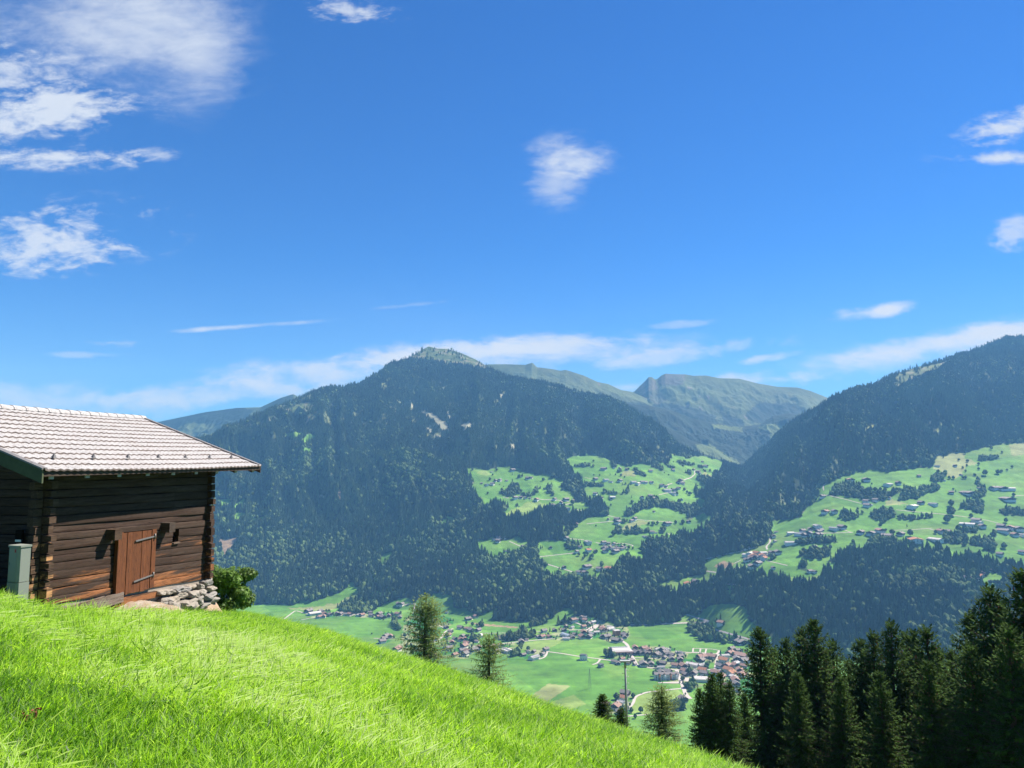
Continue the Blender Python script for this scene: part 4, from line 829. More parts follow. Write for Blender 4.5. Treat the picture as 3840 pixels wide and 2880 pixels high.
LT = [(8, 'on the right-hand meadows', [(1415,180,30,'c'),(1568,205,26,'d'),(1655,220,32,'d'),(1828,350,60,'d'),(1955,335,44,'d'),(1990,320,30,'d'),(2045,305,24,'d'),(2095,275,26,'d'),(1765,295,26,'d'),(1765,250,30,'d'),(1995,130,22,'d'),(1890,95,34,'d'),(1608,280,22,'d'),(1648,262,26,'d'),(1635,315,24,'d'),(1608,382,30,'d'),(1635,382,30,'d'),(1475,388,34,'d'),(1515,388,34,'d'),(1495,655,66,'d'),(1495,745,84,'d'),(1453,815,66,'d'),(1690,765,40,'d'),(1090,950,70,'d'),(910,935,56,'d'),(1565,900,60,'d'),(710,440,20,'d'),(585,455,44,'d'),(570,690,26,'d'),(1130,710,30,'d'),(1057,858,28,'c'),(1538,512,26,'c'),(2035,815,46,'d'),(2015,1070,56,'d'),(1340,925,36,'d'),(455,735,60,'d'),(525,745,36,'d'),(525,1015,34,'d'),(1885,1420,36,'d'),(1925,1425,44,'d'),(1955,1420,40,'d'),(1630,140,30,'d'),(2110,555,34,'d'),(1175,360,20,'d')]),
      (1, 'on the leftmost high meadow', [(545,490,30,'d'),(640,620,16,'d'),(695,650,16,'d'),(475,745,30,'d'),(1510,695,34,'d'),(1255,690,30,'d'),(505,560,44,'d'),(815,485,34,'c'),(1375,525,70,'d'),(1240,565,44,'d'),(375,840,56,'d'),(1650,890,60,'d'),(600,425,36,'d'),(265,420,34,'d')]),
      (2, 'on the upper and central meadows', [(100,495,26,'d'),(180,495,24,'d'),(325,490,28,'c'),(400,490,30,'d'),(475,500,34,'d'),(525,520,24,'d'),(1075,460,16,'d'),(1135,490,24,'d'),(620,800,36,'c'),(335,910,30,'d'),(95,300,28,'d'),(1350,700,44,'d'),(1430,765,56,'d'),(1390,735,40,'d'),(1200,310,20,'d'),(370,1320,76,'d'),(1280,870,60,'d'),(1230,1160,50,'d'),(1330,1160,60,'d'),(130,1195,24,'d'),(640,1510,36,'c'),(1355,1310,50,'d'),(1265,1310,56,'d'),(920,1180,56,'d'),(860,1170,40,'d'),(980,1165,44,'d'),(1010,670,30,'d'),(1535,640,20,'d')]),
      (3, 'below the hillside hamlet', [(470,215,50,'c'),(493,205,36,'c'),(1157,180,44,'c'),(1040,205,62,'c'),(1240,270,44,'d'),(1000,310,50,'d'),(1080,330,46,'d'),(1120,300,40,'d'),(1060,360,40,'d'),(1160,330,36,'d'),(1190,300,30,'d'),(1630,180,40,'d'),(1690,220,50,'d'),(1745,215,30,'d'),(1390,265,40,'d'),(540,470,66,'d'),(560,590,90,'d'),(1320,450,60,'d')]),
      (4, 'on the far left fields', [(455,345,36,'d'),(490,345,36,'d'),(1540,700,56,'d'),(1085,660,24,'d'),(1245,465,24,'d'),(1370,410,50,'d'),(2130,700,50,'d')]),
      (5, 'on the fields around the valley village', [(265,245,50,'d'),(385,260,80,'d'),(325,255,40,'d'),(920,590,76,'d'),(1035,585,56,'d'),(180,225,40,'d'),(920,285,56,'c'),(945,290,60,'c'),(970,345,110,'c'),(935,350,80,'c'),(1335,330,60,'c'),(810,365,50,'c'),(735,370,40,'c'),(530,385,60,'c')]),
      (6, 'around the main village', [(565,1190,84,'d'),(487,1270,64,'d'),(460,990,70,'d'),(230,1010,90,'d'),(1240,660,90,'d'),(640,460,66,'d'),(685,500,56,'d'),(1520,470,60,'d'),(1340,490,64,'d'),(1430,940,40,'d'),(800,530,56,'d'),(1480,560,70,'d'),(1840,415,60,'d'),(1690,650,60,'d'),(1880,260,60,'d'),(1990,260,60,'d'),(2060,250,60,'d'),(300,1160,60,'d'),(430,1190,70,'d'),(380,1160,60,'d')])]
lone_specs = []
for li, (w, place, items) in enumerate(LT):
    for kind in 'dc':
        its = sorted([i for i in items if i[3] == kind])
        nm = 'round broadleaf tree' if kind == 'd' else 'pointed dark conifer'
        for i, it in enumerate(its):
            (x, y), = wp(w, [it[:2]])
            lab = f"{ordinal(i)} single {nm} from the left {place}" if len(its) > 1 else f"only single {nm} {place}"
            lone(x, y, it[2]/WIN[w][2], kind, lab, 'single trees ' + place)
# garden trees between the houses
rt = random.Random(9); n = 0; tries = 0
hp = [h for h in HOUSE_PTS]
while n < 105 and tries < 4000:
    tries += 1
    q = rt.choice(hp); a = rt.uniform(0, 6.28); d = q[2]*rt.uniform(.75, 1.5)
    X_, Y_ = q[0] + d*math.cos(a), q[1] + d*math.sin(a)
    if Y_ < 1500 or any((X_-k[0])**2 + (Y_-k[1])**2 < (k[2]*.72)**2 for k in hp): continue
    z = ground(X_, Y_); kind = 'c' if rt.random() < .15 else 'd'
    lone(0, 0, rt.uniform(5, 9.5)*F_PX/Y_, kind, 'bushy green garden tree close beside village houses' if kind == 'd' else 'dark pointed garden conifer close beside village houses', 'garden trees between the houses', p=Vector((X_, Y_, z)))
    n += 1

# ------------------------------------------------------------------ the forest itself
def pick(nwant, t0, t1, spacing):
    """random places on the slope sheet, even per square metre"""
    r0 = np.searchsorted(TA[0], t0); r1 = np.searchsorted(TA[0], t1)
    Zc = ZA[:, r0:r1]; dZ = np.diff(ZA, axis=1)[:, r0:r1]; du = UU[1]-UU[0]
    A = Zc*du*dZ; n = int(A.sum()/spacing**2)
    p = np.cumsum(A.ravel()); k = np.searchsorted(p, rng.random(n)*p[-1])
    ci = k // A.shape[1]; ri = k % A.shape[1] + r0
    f = rng.random(n); g = rng.random(n); ci = np.minimum(ci, NC-2); ri = np.minimum(ri, NR-2)
    def bl(a): return (a[ci, ri]*(1-f)+a[ci+1, ri]*f)*(1-g) + (a[ci, ri+1]*(1-f)+a[ci+1, ri+1]*f)*g
    Z = bl(ZA); H = bl(HA); U = UU[ci] + f*du
    vm = bl(np.concatenate([VMAX[:, :1], VMAX[:, :-1]], 1))
    return U*Z, Z, H, vm, bl(TA)
def forest(t0, t1, spacing, hmin, hmax):
    X, Y, H, vm, T = pick(0, t0, t1, spacing)
    x, y = px(X/Y, H/Y)
    wx_, wy_ = edge_warp(x, y); c = cov_at(x + wx_, y + wy_)
    c = np.where((c == 0) & clearings(X, Y, H) & (rng.random(len(X)) < .8), 10, c); c = np.where((c == 5) & (rng.random(len(X)) < .05), 0, c)
    vg = np.nonzero(c == 6)[0]; vg = vg[rng.random(len(vg)) < .16]; hpz = np.array(HOUSE_PTS)
    ok = np.array([((X[i]-hpz[:, 0])**2 + (Y[i]-hpz[:, 1])**2 > (hpz[:, 2]*.8)**2).all() for i in vg], bool) if len(vg) else np.zeros(0, bool)
    c[vg[ok]] = 7; town = np.zeros(len(X), bool); town[vg[ok]] = True
    thick = fbm(X/120, Y/120, 3, 77)
    hh = hmin + (hmax-hmin)*rng.random(len(X))**1.3; hh = np.where(town, hh*.42, hh)
    keep_ = np.isin(c, (0, 7)) & (x > 350) & (x < 4050) & ((H + hh*1.6)/Y > vm) & (rng.random(len(X)) < .94 + .25*thick)
    # thinner wood near the tree line and on bits of scree
    X, Y, H, c, T, hh, x, y, thick = [q[keep_] for q in (X, Y, H, c, T, hh, x, y, thick)]
    pb = .16 + .34*np.clip(fbm(X/230, Y/130, 4, 99)*2.8, -.4, 1)
    pb = np.where(c == 7, .72, np.where(T < 1.3, pb + .10, np.where(T > 3, pb*.35, pb)))
    isb = rng.random(len(X)) < pb
    return X, Y, H, hh, isb, thick, c
parts_f = [forest(-.8, 1, 7.6, 17, 35), forest(1, 2, 7.8, 17, 34), forest(2, 3, 7.9, 16, 31), forest(3, 4, 8.4, 15, 27)]
X, Y, H, hh, isb, thick, cc = [np.concatenate([p[i] for p in parts_f]) for i in range(7)]
TREES_XYZ = np.stack([X, Y], 1)
for nm, sel, pr, lab, wf, hf in (('conifer_forest', ~isb, con_protos, 'dark conifer forest covering the mountain slopes', 1.05, 1.0), ('broadleaf_wood', isb, bro_protos, 'lighter broadleaf trees mixed through the slope forest and groves', 1.0, .72)):
    n = int(sel.sum()); h = hh[sel]*hf*np.where(cc[sel] == 7, .8, 1.0)
    S = np.stack([h*wf*(.85+.4*rng.random(n))]*2 + [h], 1)
    if nm == 'broadleaf_wood': S[:, :2] *= 1.15
    RO = np.stack([rng.normal(0, .03, n), rng.normal(0, .03, n), rng.random(n)*6.28], 1)
    tint = np.clip(.52 + .22*rng.normal(size=n) + .45*thick[sel] + .5*fbm(X[sel]/420, Y[sel]/260, 3, 78), 0, 1)
    scatter(nm, np.stack([X[sel], Y[sel], H[sel]-.4], 1), RO, S, rng.integers(0, 4, n), tint, pr, lab, 'forest')
print('FOREST', len(X), int(isb.sum()))

# ================================================================== FOREGROUND SLOPE
CR = np.array([(-1400,2040,26),(-600,2135,25),(0,2192,25),(182,2256,25),(500,2275,27),(840,2296,28),(937,2303,28),(1215,2375,26),(1475,2459,24),(1736,2545,22),(1996,2637,20),(2257,2711,18),(2482,2772,16.5),(2708,2842,15),(2847,2892,14),(3400,3085,12.5),(4200,3340,11.5),(5200,3560,11)], float)
_u, _v = uv(CR[:, 0], CR[:, 1] + np.interp(CR[:, 0], [0, 182, 1215, 1996, 2257, 2482, 2847, 4000], [9, 11, 10, 11, 32, 44, 58, 62]))
_ug = np.linspace(-1.4, 1.4, 281); _sg = smooth(np.interp(_ug, _u, -_v), 3); _zg = smooth(np.interp(_ug, _u, CR[:, 2]), 6)
def fore(X, Y, bumps=True):
    X = np.asarray(X, float); Y = np.asarray(Y, float)
    Ye = np.maximum(Y, 1.5); u = np.clip(X/np.maximum(Y, 4.0), -1.4, 1.4)
    s = np.interp(u, _ug, _sg); zc = np.interp(u, _ug, _zg)
    p = 3.2/zc - s; q = 1.6/zc**2
    Yn = np.clip(Y, -40, None)
    h = -1.6 + p*Yn - q*Yn*np.abs(Yn)
    d = np.maximum(Y - zc, 0)
    hf = -s*Y - .13*d*d/(d + 34)
    h = np.where(Y > zc, hf, h)
    if bumps:
        h = h + .05*fbm(X/1.7, Y/1.7, 3, 201)*np.clip((40-Y)/10, 0, 1) + .06*fbm(X/5+3, Y/5, 2, 203)*np.clip((40-Y)/10, 0, 1)
        h = h + 3*fbm(X/60, Y/60, 3, 207)*np.clip((Y-140)/200, 0, 1)
    return np.maximum(h, FLOOR - 4)
nu = 560; ys = np.concatenate([np.linspace(-14, 3, 30), np.linspace(3.1, 32, 190), 32*np.exp(np.linspace(.02, math.log(1500/32), 120))])
uu = np.linspace(-1.25, 1.25, nu)
XF = uu[:, None]*(np.maximum(ys, 0)[None, :] + 14); YF = np.broadcast_to(ys[None, :], XF.shape)
HF = fore(XF, YF)
mef = np_mesh('meadow', np.stack([XF, YF, HF], -1).reshape(-1, 3), grid_faces(nu, len(ys)), True)
m, nt, out = new_mat('meadow_ground')
tc = N(nt, 'ShaderNodeTexCoord'); n1 = tex_noise(nt, tc.outputs['Object'], .9, 6, .65); n2 = tex_noise(nt, tc.outputs['Object'], 9, 5, .7)
c = mixc(nt, n1, (.06, .12, .012), (.11, .19, .025)); c = mixc(nt, math_n(nt, 'MULTIPLY', n2, .35), c, (.12, .10, .04))
principled(nt, out, c, .95, .1, n2, .6, .04)
tag(link('meadow_slope', mef, m), 'steep bright green meadow slope in the foreground', kind='structure')

# ------------------------------------------------------------------ barn frame
BA = Vector((-10.35, 16.5, -3.3)); BD = Vector((.1685, .9857, 0)).normalized()
BYAW = math.atan2(BD.y, BD.x)
def b2w(t, y, z):
    """barn grid: t along the door wall, y into the barn, z height (absolute)"""
    return Vector((BA.x + BD.x*t - BD.y*y, BA.y + BD.y*t + BD.x*y, z))
def w2b(X, Y):
    dx, dy = X - BA.x, Y - BA.y
    return dx*BD.x + dy*BD.y, -dx*BD.y + dy*BD.x
Z0 = -BA.z     # local z = absolute z + Z0

# ------------------------------------------------------------------ grass
def tuft(seed, nb=15, hgt=.22, wid=.0055, spread=.07, lean=.5):
    r = random.Random(seed); vs, fs = [], []
    for i in range(nb):
        a = r.random()*6.283; d = spread*math.sqrt(r.random()); x, y = math.cos(a)*d, math.sin(a)*d
        h = hgt*(.45 + .65*r.random()); la = r.random()*6.283; ln = lean*h*(.25 + r.random()); w = wid*(.7 + .7*r.random())
        fa = r.random()*6.283; cx, cy = math.cos(fa)*w/2, math.sin(fa)*w/2
        b = len(vs); k = 4
        for j in range(k):
            s = j/k; bx = x + math.cos(la)*ln*s**2; by = y + math.sin(la)*ln*s**2; bz = h*(s - .22*(ln/h)*s**2)
            ww = 1 - .55*s
            vs += [(bx-cx*ww, by-cy*ww, bz), (bx+cx*ww, by+cy*ww, bz)]
        vs.append((x + math.cos(la)*ln, y + math.sin(la)*ln, h*(1 - .22*ln/h)))
        for j in range(k-1): fs.append((b+2*j, b+2*j+1, b+2*j+3, b+2*j+2))
        fs.append((b+2*k-2, b+2*k-1, b+2*k))
    me = bpy.data.meshes.new('tuft'); me.from_pydata(vs, [], fs); me.update(); return me
m, nt, out = new_mat('grass_blade')
at = N(nt, 'ShaderNodeAttribute', attribute_type='INSTANCER', attribute_name='tint'); rnd = N(nt, 'ShaderNodeObjectInfo')
g = N(nt, 'ShaderNodeNewGeometry')
f = math_n(nt, 'ADD', at.outputs['Fac'], math_n(nt, 'MULTIPLY', math_n(nt, 'SUBTRACT', g.outputs['Random Per Island'], .5), .55), clamp=True)
c = ramp(nt, f, [(0.0, (.060, .165, .008)), (.35, (.225, .43, .016)), (.62, (.345, .54, .04)), (.82, (.40, .54, .14)), (1.0, (.46, .56, .24))])
p = nt.nodes.new('ShaderNodeBsdfPrincipled'); L(nt, c, p.inputs['Base Color']); p.inputs['Roughness'].default_value = .5; p.inputs['Specular IOR Level'].default_value = .3
va_ = N(nt, 'ShaderNodeVectorMath', operation='SCALE'); L(nt, g.outputs['Normal'], va_.inputs[0]); va_.inputs['Scale'].default_value = .45
vb_ = N(nt, 'ShaderNodeVectorMath', operation='ADD'); L(nt, va_.outputs[0], vb_.inputs[0]); vb_.inputs[1].default_value = (.1, .1, .8)
vc_ = N(nt, 'ShaderNodeVectorMath', operation='NORMALIZE'); L(nt, vb_.outputs[0], vc_.inputs[0]); L(nt, vc_.outputs[0], p.inputs['Normal'])
t = nt.nodes.new('ShaderNodeBsdfTranslucent'); L(nt, mixc(nt, 1.0, c, (1.25, 1.35, .7), 'MULTIPLY'), t.inputs[0])
mx = nt.nodes.new('ShaderNodeMixShader'); mx.inputs[0].default_value = .5
L(nt, p.outputs[0], mx.inputs[1]); L(nt, t.outputs[0], mx.inputs[2]); L(nt, mx.outputs[0], out.inputs[0])
M_GRASS = m
GP = [proto('grass_proto', tuft(s, 14, .175, .0078, .095, (.35, .5, .7, .95, 1.3, .5)[s]), M_GRASS) for s in range(6)]
# density follows distance: near blades are single, far ones stand in thicker clumps
def grass_points(y0, y1, dens):
    n = int(dens*(1.36*.5*(y1**2 - y0**2)))
    Y = np.sqrt(rng.random(n)*(y1**2 - y0**2) + y0**2); u = rng.random(n)*1.36 - .84
    return u*Y, Y
pts = [grass_points(2.2, 7, 300), grass_points(7, 13, 200), grass_points(13, 22, 130), grass_points(22, 34, 75)]
X = np.concatenate([p[0] for p in pts]); Y = np.concatenate([p[1] for p in pts])
tt, yy = w2b(X, Y)
inside = (tt > -.35) & (tt < 6.75) & (yy > -.12) & (yy < 8)
inside |= (tt > .3) & (tt < 4.25) & (yy > -.75-.5*np.clip((tt-1.6)/2, 0, 1)) & (yy <= 0)
inside |= (tt > 4.2) & (tt < 6.9) & (yy > -.62) & (yy <= 0)
zc_ = np.interp(np.clip(X/Y, -1.4, 1.4), _ug, _zg)
kk = ~inside & (Y < zc_ + 7)
X, Y = X[kk], Y[kk]
n = len(X); H = fore(X, Y)
# wind-laid swathes running down the slope: long, pale, bent one way
sw = fbm((X*.36 + Y*.93)/1.5 + .5*fbm(X/3, Y/3, 2, 310), (X*.93 - Y*.36)/8.0, 3, 300)
swn = np.clip(sw*3.2 + .10, 0, 1)*np.clip(1.25 - Y/24, .3, 1)
left = np.clip((-X/Y - .02)*2.4, 0, 1)
lay = np.clip(swn*(.35 + .85*left), 0, 1)
pat = fbm(X/1.1, Y/1.1, 3, 320)
tint = np.clip(.36 + .26*pat + .44*lay - .12*left + .20*rng.normal(size=n) + .22*fbm(X/4, Y/4, 2, 330), 0, 1)
sc = (.80 + .35*rng.random(n))*(1 + .30*lay)*(1 + .003*Y)*(1 + .25*fbm(X/.8, Y/.8, 2, 340))
wx = np.clip(.95 + Y*.035, 1, 1.9)
bendA = .12*rng.normal(size=n); lean = .95*lay + .10
ROT = np.stack([lean*.25 + .14*rng.normal(size=n), lean + .14*rng.normal(size=n), np.zeros(n)], 1)      # tips pushed to the right and downhill
SCL = np.stack([sc*wx, sc*wx, sc*(1 - .15*lay)], 1)
# random turn: pick among the clump shapes, the lean itself stays common
IDX = np.where(lay > .45, rng.integers(2, 5, n), rng.integers(0, 6, n))
ROT[:, 2] = np.where(rng.random(n) < .5, rng.random(n)*.8 - .4, rng.random(n)*6.28)
scatter('meadow_grass', np.stack([X, Y, H - .015], 1), ROT, SCL, IDX, tint, GP, 'long bright green meadow grass bent in swathes by the wind', 'grass')
print('GRASS', n)
# reddish dead dock plant in the grass near the lower left
def gpoint(x, y):
    u, v = [float(q) for q in uv(x, y)]
    for Yq in np.linspace(2, 40, 1500):
        if float(fore(u*Yq, Yq)) >= v*Yq: return Vector((u*Yq, Yq, float(fore(u*Yq, Yq))))
r = random.Random(4)
p0 = gpoint(106, 2745); o_scale = .62; o = tag(empty('dead_dock_plant', p0), 'small reddish brown withered plant in the grass at lower left', 'plant')
mb = MB(); lf = MB()
for i in range(7):
    a = r.random()*6.28; e = Vector((math.cos(a)*.08, math.sin(a)*.08, .16 + .10*r.random())); mb.tube([(0, 0, 0), e*.5 + Vector((0, 0, .02)), e], [.006, .004, .003], 5)
    for k in range(16):
        c = e*(.5 + .6*r.random()) + Vector((r.gauss(0, .02), r.gauss(0, .02), r.gauss(0, .02)))
        d1 = Vector((r.gauss(0, 1), r.gauss(0, 1), r.gauss(0, 1))).normalized()*.028; d2 = Vector((r.gauss(0, 1), r.gauss(0, 1), r.gauss(0, 1))).normalized()*.016
        lf.add([c-d1, c+d2, c+d1, c-d2], [(0,1,2,3)])
mb.build('stem', simple('dead_stem', (.16, .06, .04), .9), o); o.scale = (.62,)*3; lf.build('withered_leaves', simple('dead_leaf', (.22, .075, .05), .9, .1, .4, 20), o)

# ================================================================== NEAR TREES
M_BARK = simple('bark', (.075, .055, .042), .95, .1, .4, 6)
M_SPRU = leaf_mat('spruce_needles', (.042, .080, .017), .8, .28, False, .85, .04, .40)
M_LARCH = leaf_mat('larch_needles', (.175, .24, .075), .5, .45, False, .85, .04, .6)
M_CONE = simple('cone_brown', (.20, .07, .04), .8, .2, .3, 8)
def conifer_mesh(seed, H, Rb, z_lo, dz, nb, sp_len, sp_w, droop, miss=0.0, hang=.22, power=.85, step=.24, dens=1.0):
    r = random.Random(seed); vs, fs = [], []; tips = []; br = MB()
    def kite(p, d, l, w, up):
        s = d.cross(up)
        if s.length < 1e-4: s = d.orthogonal()
        s.normalize(); s *= w/2; b = len(vs); q = p + d*l*.45
        vs.extend((p, q + s, p + d*l, q - s)); fs.append((b, b+1, b+2, b+3))
    z = z_lo*H; upv = Vector((0, 0, 1)); gap = 0
    while z < H*.985:
        rel = z/H; Rz = Rb*((1-rel)**power)*(.8 + .35*r.random()) + .05
        if rel < z_lo + .12: Rz *= .75 + 2*(rel - z_lo)
        n = max(4, int(nb*(.75 + .5*r.random())))
        a0 = r.random()*6.28
        for k in range(n):
            if r.random() < miss: continue
            a = a0 + 6.283*k/n + r.gauss(0, .25); Lb = Rz*(.6 + .55*r.random())
            pit = (.75*rel**2 - .25*(1-rel)) + r.gauss(0, .10)
            o_ = Vector((math.cos(a), math.sin(a), 0)); zb = z + r.uniform(-.5, .5)*dz
            ns = max(2, int(Lb/step*dens)); side = Vector((-o_.y, o_.x, 0)); prev = Vector((0, 0, zb)); path = [prev]
            for i in range(1, ns+1):
                s = i/ns; rad = Lb*s
                zz = zb + math.tan(pit)*rad - droop*Lb*(s**1.6)*(1-rel*.8) + .20*Lb*max(0, s-.7)*1.6
                p = Vector((o_.x*rad, o_.y*rad, zz)) + side*r.gauss(0, .03)*Lb
                d = (p - prev).normalized(); path.append(p)
                for sg in (-1, 1):
                    dd = (d*.75 + side*sg*(.7 + .3*r.random()) + Vector((0, 0, -.25 - .3*r.random()))).normalized()
                    kite(p, dd, sp_len*(1.05-.5*s)*(.7+.6*r.random())*min(1, .35 + Lb), sp_w*(.7+.6*r.random()), Vector((r.gauss(0,.4), r.gauss(0,.4), 1)))
                if hang > 0:
                    hd = (Vector((r.gauss(0, .22), r.gauss(0, .22), -1)) + d*.25).normalized()
                    kite(p, hd, hang*(.6 + .9*r.random())*min(1, .3 + Lb*.7), sp_w*.8, o_)
                if i == ns:
                    kite(p, (d + Vector((0, 0, .1))).normalized(), sp_len*.8, sp_w, upv); tips.append(p)
                prev = p
            if Lb > .9: br.tube([path[0]] + path[1:-1:2] + [path[-1]], [.035*min(1, Lb/2)] + [.022*min(1, Lb/2)]*len(path[1:-1:2]) + [.006], 4, cap=False)
        z += dz*(.7 + .6*r.random())*(1 - .45*rel)
    for i in range(14):   # leader
        zz = H*(.96 + .04*i/14); a = r.random()*6.28
        kite(Vector((0, 0, zz)), Vector((math.cos(a)*.8, math.sin(a)*.8, .7)).normalized(), .16, .07, upv)
    kite(Vector((0, 0, H*.98)), upv, H*.025, .07, Vector((1, 0, 0)))
    me = bpy.data.meshes.new('crown'); me.from_pydata(vs, [], fs); me.update()
    tr = MB(); tr.tube([(0, 0, -1.5), (.05, 0, H*.3), (-.04, .04, H*.65), (0, 0, H*.99)], [.020*H, .015*H, .008*H, .002*H], 10, cap=False)
    co = MB()
    for i in range(70):
        zz = H*(.80 + .17*r.random()); a = r.random()*6.28; rr = Rb*((1-zz/H)**power)*(.5 + .5*r.random()); p = Vector((math.cos(a)*rr, math.sin(a)*rr, zz - .15))
        co.tube([p, p - Vector((0, 0, .06)), p - Vector((0, 0, .15))], [.022, .03, .008], 5)
    return me, tr.mesh('trunk'), br.mesh('branches'), co.mesh('cones')
SPR = []
for s, (H_, R_) in enumerate(((22, 5.0), (22, 4.4), (22, 5.4), (22, 4.7))):
    cr, tr, br, co = conifer_mesh(60+s, H_, R_, .03, .40, 9, .50, .19, .40, .02, .36, .76, .28)
    cr.materials.append(M_SPRU); tr.materials.append(M_BARK); br.materials.append(M_BARK); co.materials.append(M_CONE)
    SPR.append((H_, cr, tr, br, co))
def plant_tree(name, me, x_top, y_top, Yd, label, grp, cat, wid=1.0, cones=True, rz=0, H0=22):
    u, v = [float(q) for q in uv(x_top, y_top)]; X_ = u*Yd; zt = v*Yd; zb = float(fore(X_, Yd)); h = zt - zb
    o = tag(empty(name, (X_, Yd, zb), rz), label, cat, grp); s = h/me[0]; o.scale = (s**.5*wid, s**.5*wid, s)
    link('trunk', me[2], None, o); link('crown', me[1], None, o); link('branches', me[3], None, o)
    if cones: link('cones', me[4], None, o)
    return h
SPRUCES = [(2622,2582,52,.62),(2655,2560,54,.6),(2670,2526,52,.72),(2701,2522,54,.7),(2735,2557,52,.7),(2790,2600,58,.8),(2849,2355,62,1.05),(2905,2430,70,.85),(2947,2395,64,.95),(3006,2353,62,1.0),(3048,2322,60,1.05),(3085,2440,72,.9),(3121,2403,64,.95),(3180,2470,66,.9),(3228,2400,62,1.0),(3273,2370,60,.95),(3340,2334,58,1.0),(3396,2367,62,.9),(3427,2365,60,.9),(3474,2352,56,1.05),(3520,2430,64,.9),(3564,2437,60,.95),(3637,2299,52,1.0),(3665,2400,58,.9),(3710,2204,48,1.1),(3749,2245,52,1.0),(3790,2330,56,1.0),(3833,2134,44,1.15),(3905,2180,46,1.1),(3960,2120,42,1.1),(3480,2480,46,.85),(3300,2520,50,.85),(3640,2420,44,.9),(2990,2520,54,.85),(3150,2540,54,.8),(3780,2350,40,.95)]
r = random.Random(12)
order = sorted(range(len(SPRUCES)), key=lambda i: SPRUCES[i][0]); rank = {i: k for k, i in enumerate(order)}
for i, (x, y, d, w) in enumerate(SPRUCES):
    k = rank[i]; k2 = len(SPRUCES) - 1 - k
    where = f"{ordinal(k)} spruce from the left" if k < len(SPRUCES)//2 else f"{ordinal(k2)} spruce from the right"
    size = 'low slender dark' if y > 2500 else ('tall dark' if y < 2340 else 'dark')
    plant_tree('spruce_tree', SPR[i % 4], x, y, d, f"{size} {where} in the row below the meadow", 'dark spruces below the meadow', 'spruce', w, y < 2500, r.uniform(0, 6.28))
sm = SPR[1]
plant_tree('spruce_tree', sm, 2259, 2603, 40, 'small lone dark spruce at the meadow edge left of the mast', 'small spruces at the meadow edge', 'spruce', .85, True, 1.0)
plant_tree('spruce_tree', SPR[3], 2330, 2655, 40, 'tiny dark spruce at the meadow edge beside the mast foot', 'small spruces at the meadow edge', 'spruce', .7, False, 2.0)
LAR = []
for s, (H_, R_, ms, dn) in enumerate(((20, 4.3, .08, 1.0), (20, 4.0, .26, .9), (20, 3.6, .05, 1.0))):
    cr, tr, br, co = conifer_mesh(90+s, H_, R_, .10, .50, 8, .42, .11, .12, ms, .70, .58, .20, dn)
    cr.materials.append(M_LARCH); tr.materials.append(M_BARK); br.materials.append(M_BARK); co.materials.append(M_CONE)
    LAR.append((H_, cr, tr, br, co))
plant_tree('larch_tree', LAR[0], 1598, 2234, 100, 'tall airy larch rising behind the middle of the meadow edge', 'larches behind the meadow edge', 'larch', 1.7, False, .4)
plant_tree('larch_tree', LAR[1], 1834, 2374, 95, 'sparse browner larch with gaps in its crown behind the meadow edge', 'larches behind the meadow edge', 'larch', 1.5, False, 2.2)
plant_tree('larch_tree', LAR[2], 2481, 2570, 62, 'light green feathery larch left of the dark spruces', 'larches behind the meadow edge', 'larch', 1.2, False, 1.2)

# ------------------------------------------------------------------ shrub behind the barn corner
def leafy(seed, n, sx, sy, sz, size):
    r = random.Random(seed); vs, fs = [], []
    lob = [(Vector((r.uniform(-.7, .7), r.uniform(-.7, .7), r.uniform(-.6, .75))), r.uniform(.28, .5)) for _ in range(16)]
    for i in range(n):
        c, q = r.choice(lob); d = Vector((r.gauss(0, 1), r.gauss(0, 1), r.gauss(0, 1))).normalized()*q*(r.random()**.35)
        p = c + d; p = Vector((p.x*sx, p.y*sy, p.z*sz))
        nrm = (d.normalized() + Vector((r.gauss(0, .5), r.gauss(0, .5), r.gauss(0, .5)+.4))).normalized(); a = nrm.orthogonal().normalized(); b = nrm.cross(a); w = r.random()*6.28
        e1 = a*math.cos(w) + b*math.sin(w); e2 = nrm.cross(e1); s = size*(.6 + .8*r.random()); k = len(vs)
        vs.extend((p - e1*s, p + e2*s*.5, p + e1*s, p - e2*s*.5)); fs.append((k, k+1, k+2, k+3))
    me = bpy.data.meshes.new('crown'); me.from_pydata(vs, [], fs); me.update(); return me
M_BUSH = leaf_mat('bush_leaf', (.12, .21, .035), .5, .4, False, .55, .3, .45)
u, v = [float(q) for q in uv(845, 2225)]; Yb = 27.0; zb = float(fore(u*Yb, Yb))
o = tag(empty('broadleaf_shrub', (u*Yb, Yb, zb)), 'round leafy green shrub behind the right corner of the barn', 'shrub')
ztop = float(uv(845, 2128)[1])*Yb; zc = (ztop + zb)/2 + .1
c = link('crown', leafy(5, 9000, 1.12, 1.12, (ztop-zb)/2*.92, .07), M_BUSH, o); c.location = (0, 0, zc - zb)
mb = MB()
for k in range(6):
    a = k*1.05; mb.tube([(0, 0, -.3), (math.cos(a)*.25, math.sin(a)*.25, .6), (math.cos(a)*.6, math.sin(a)*.6, 1.3)], [.05, .035, .015], 6)
mb.build('trunk', M_BARK, o)

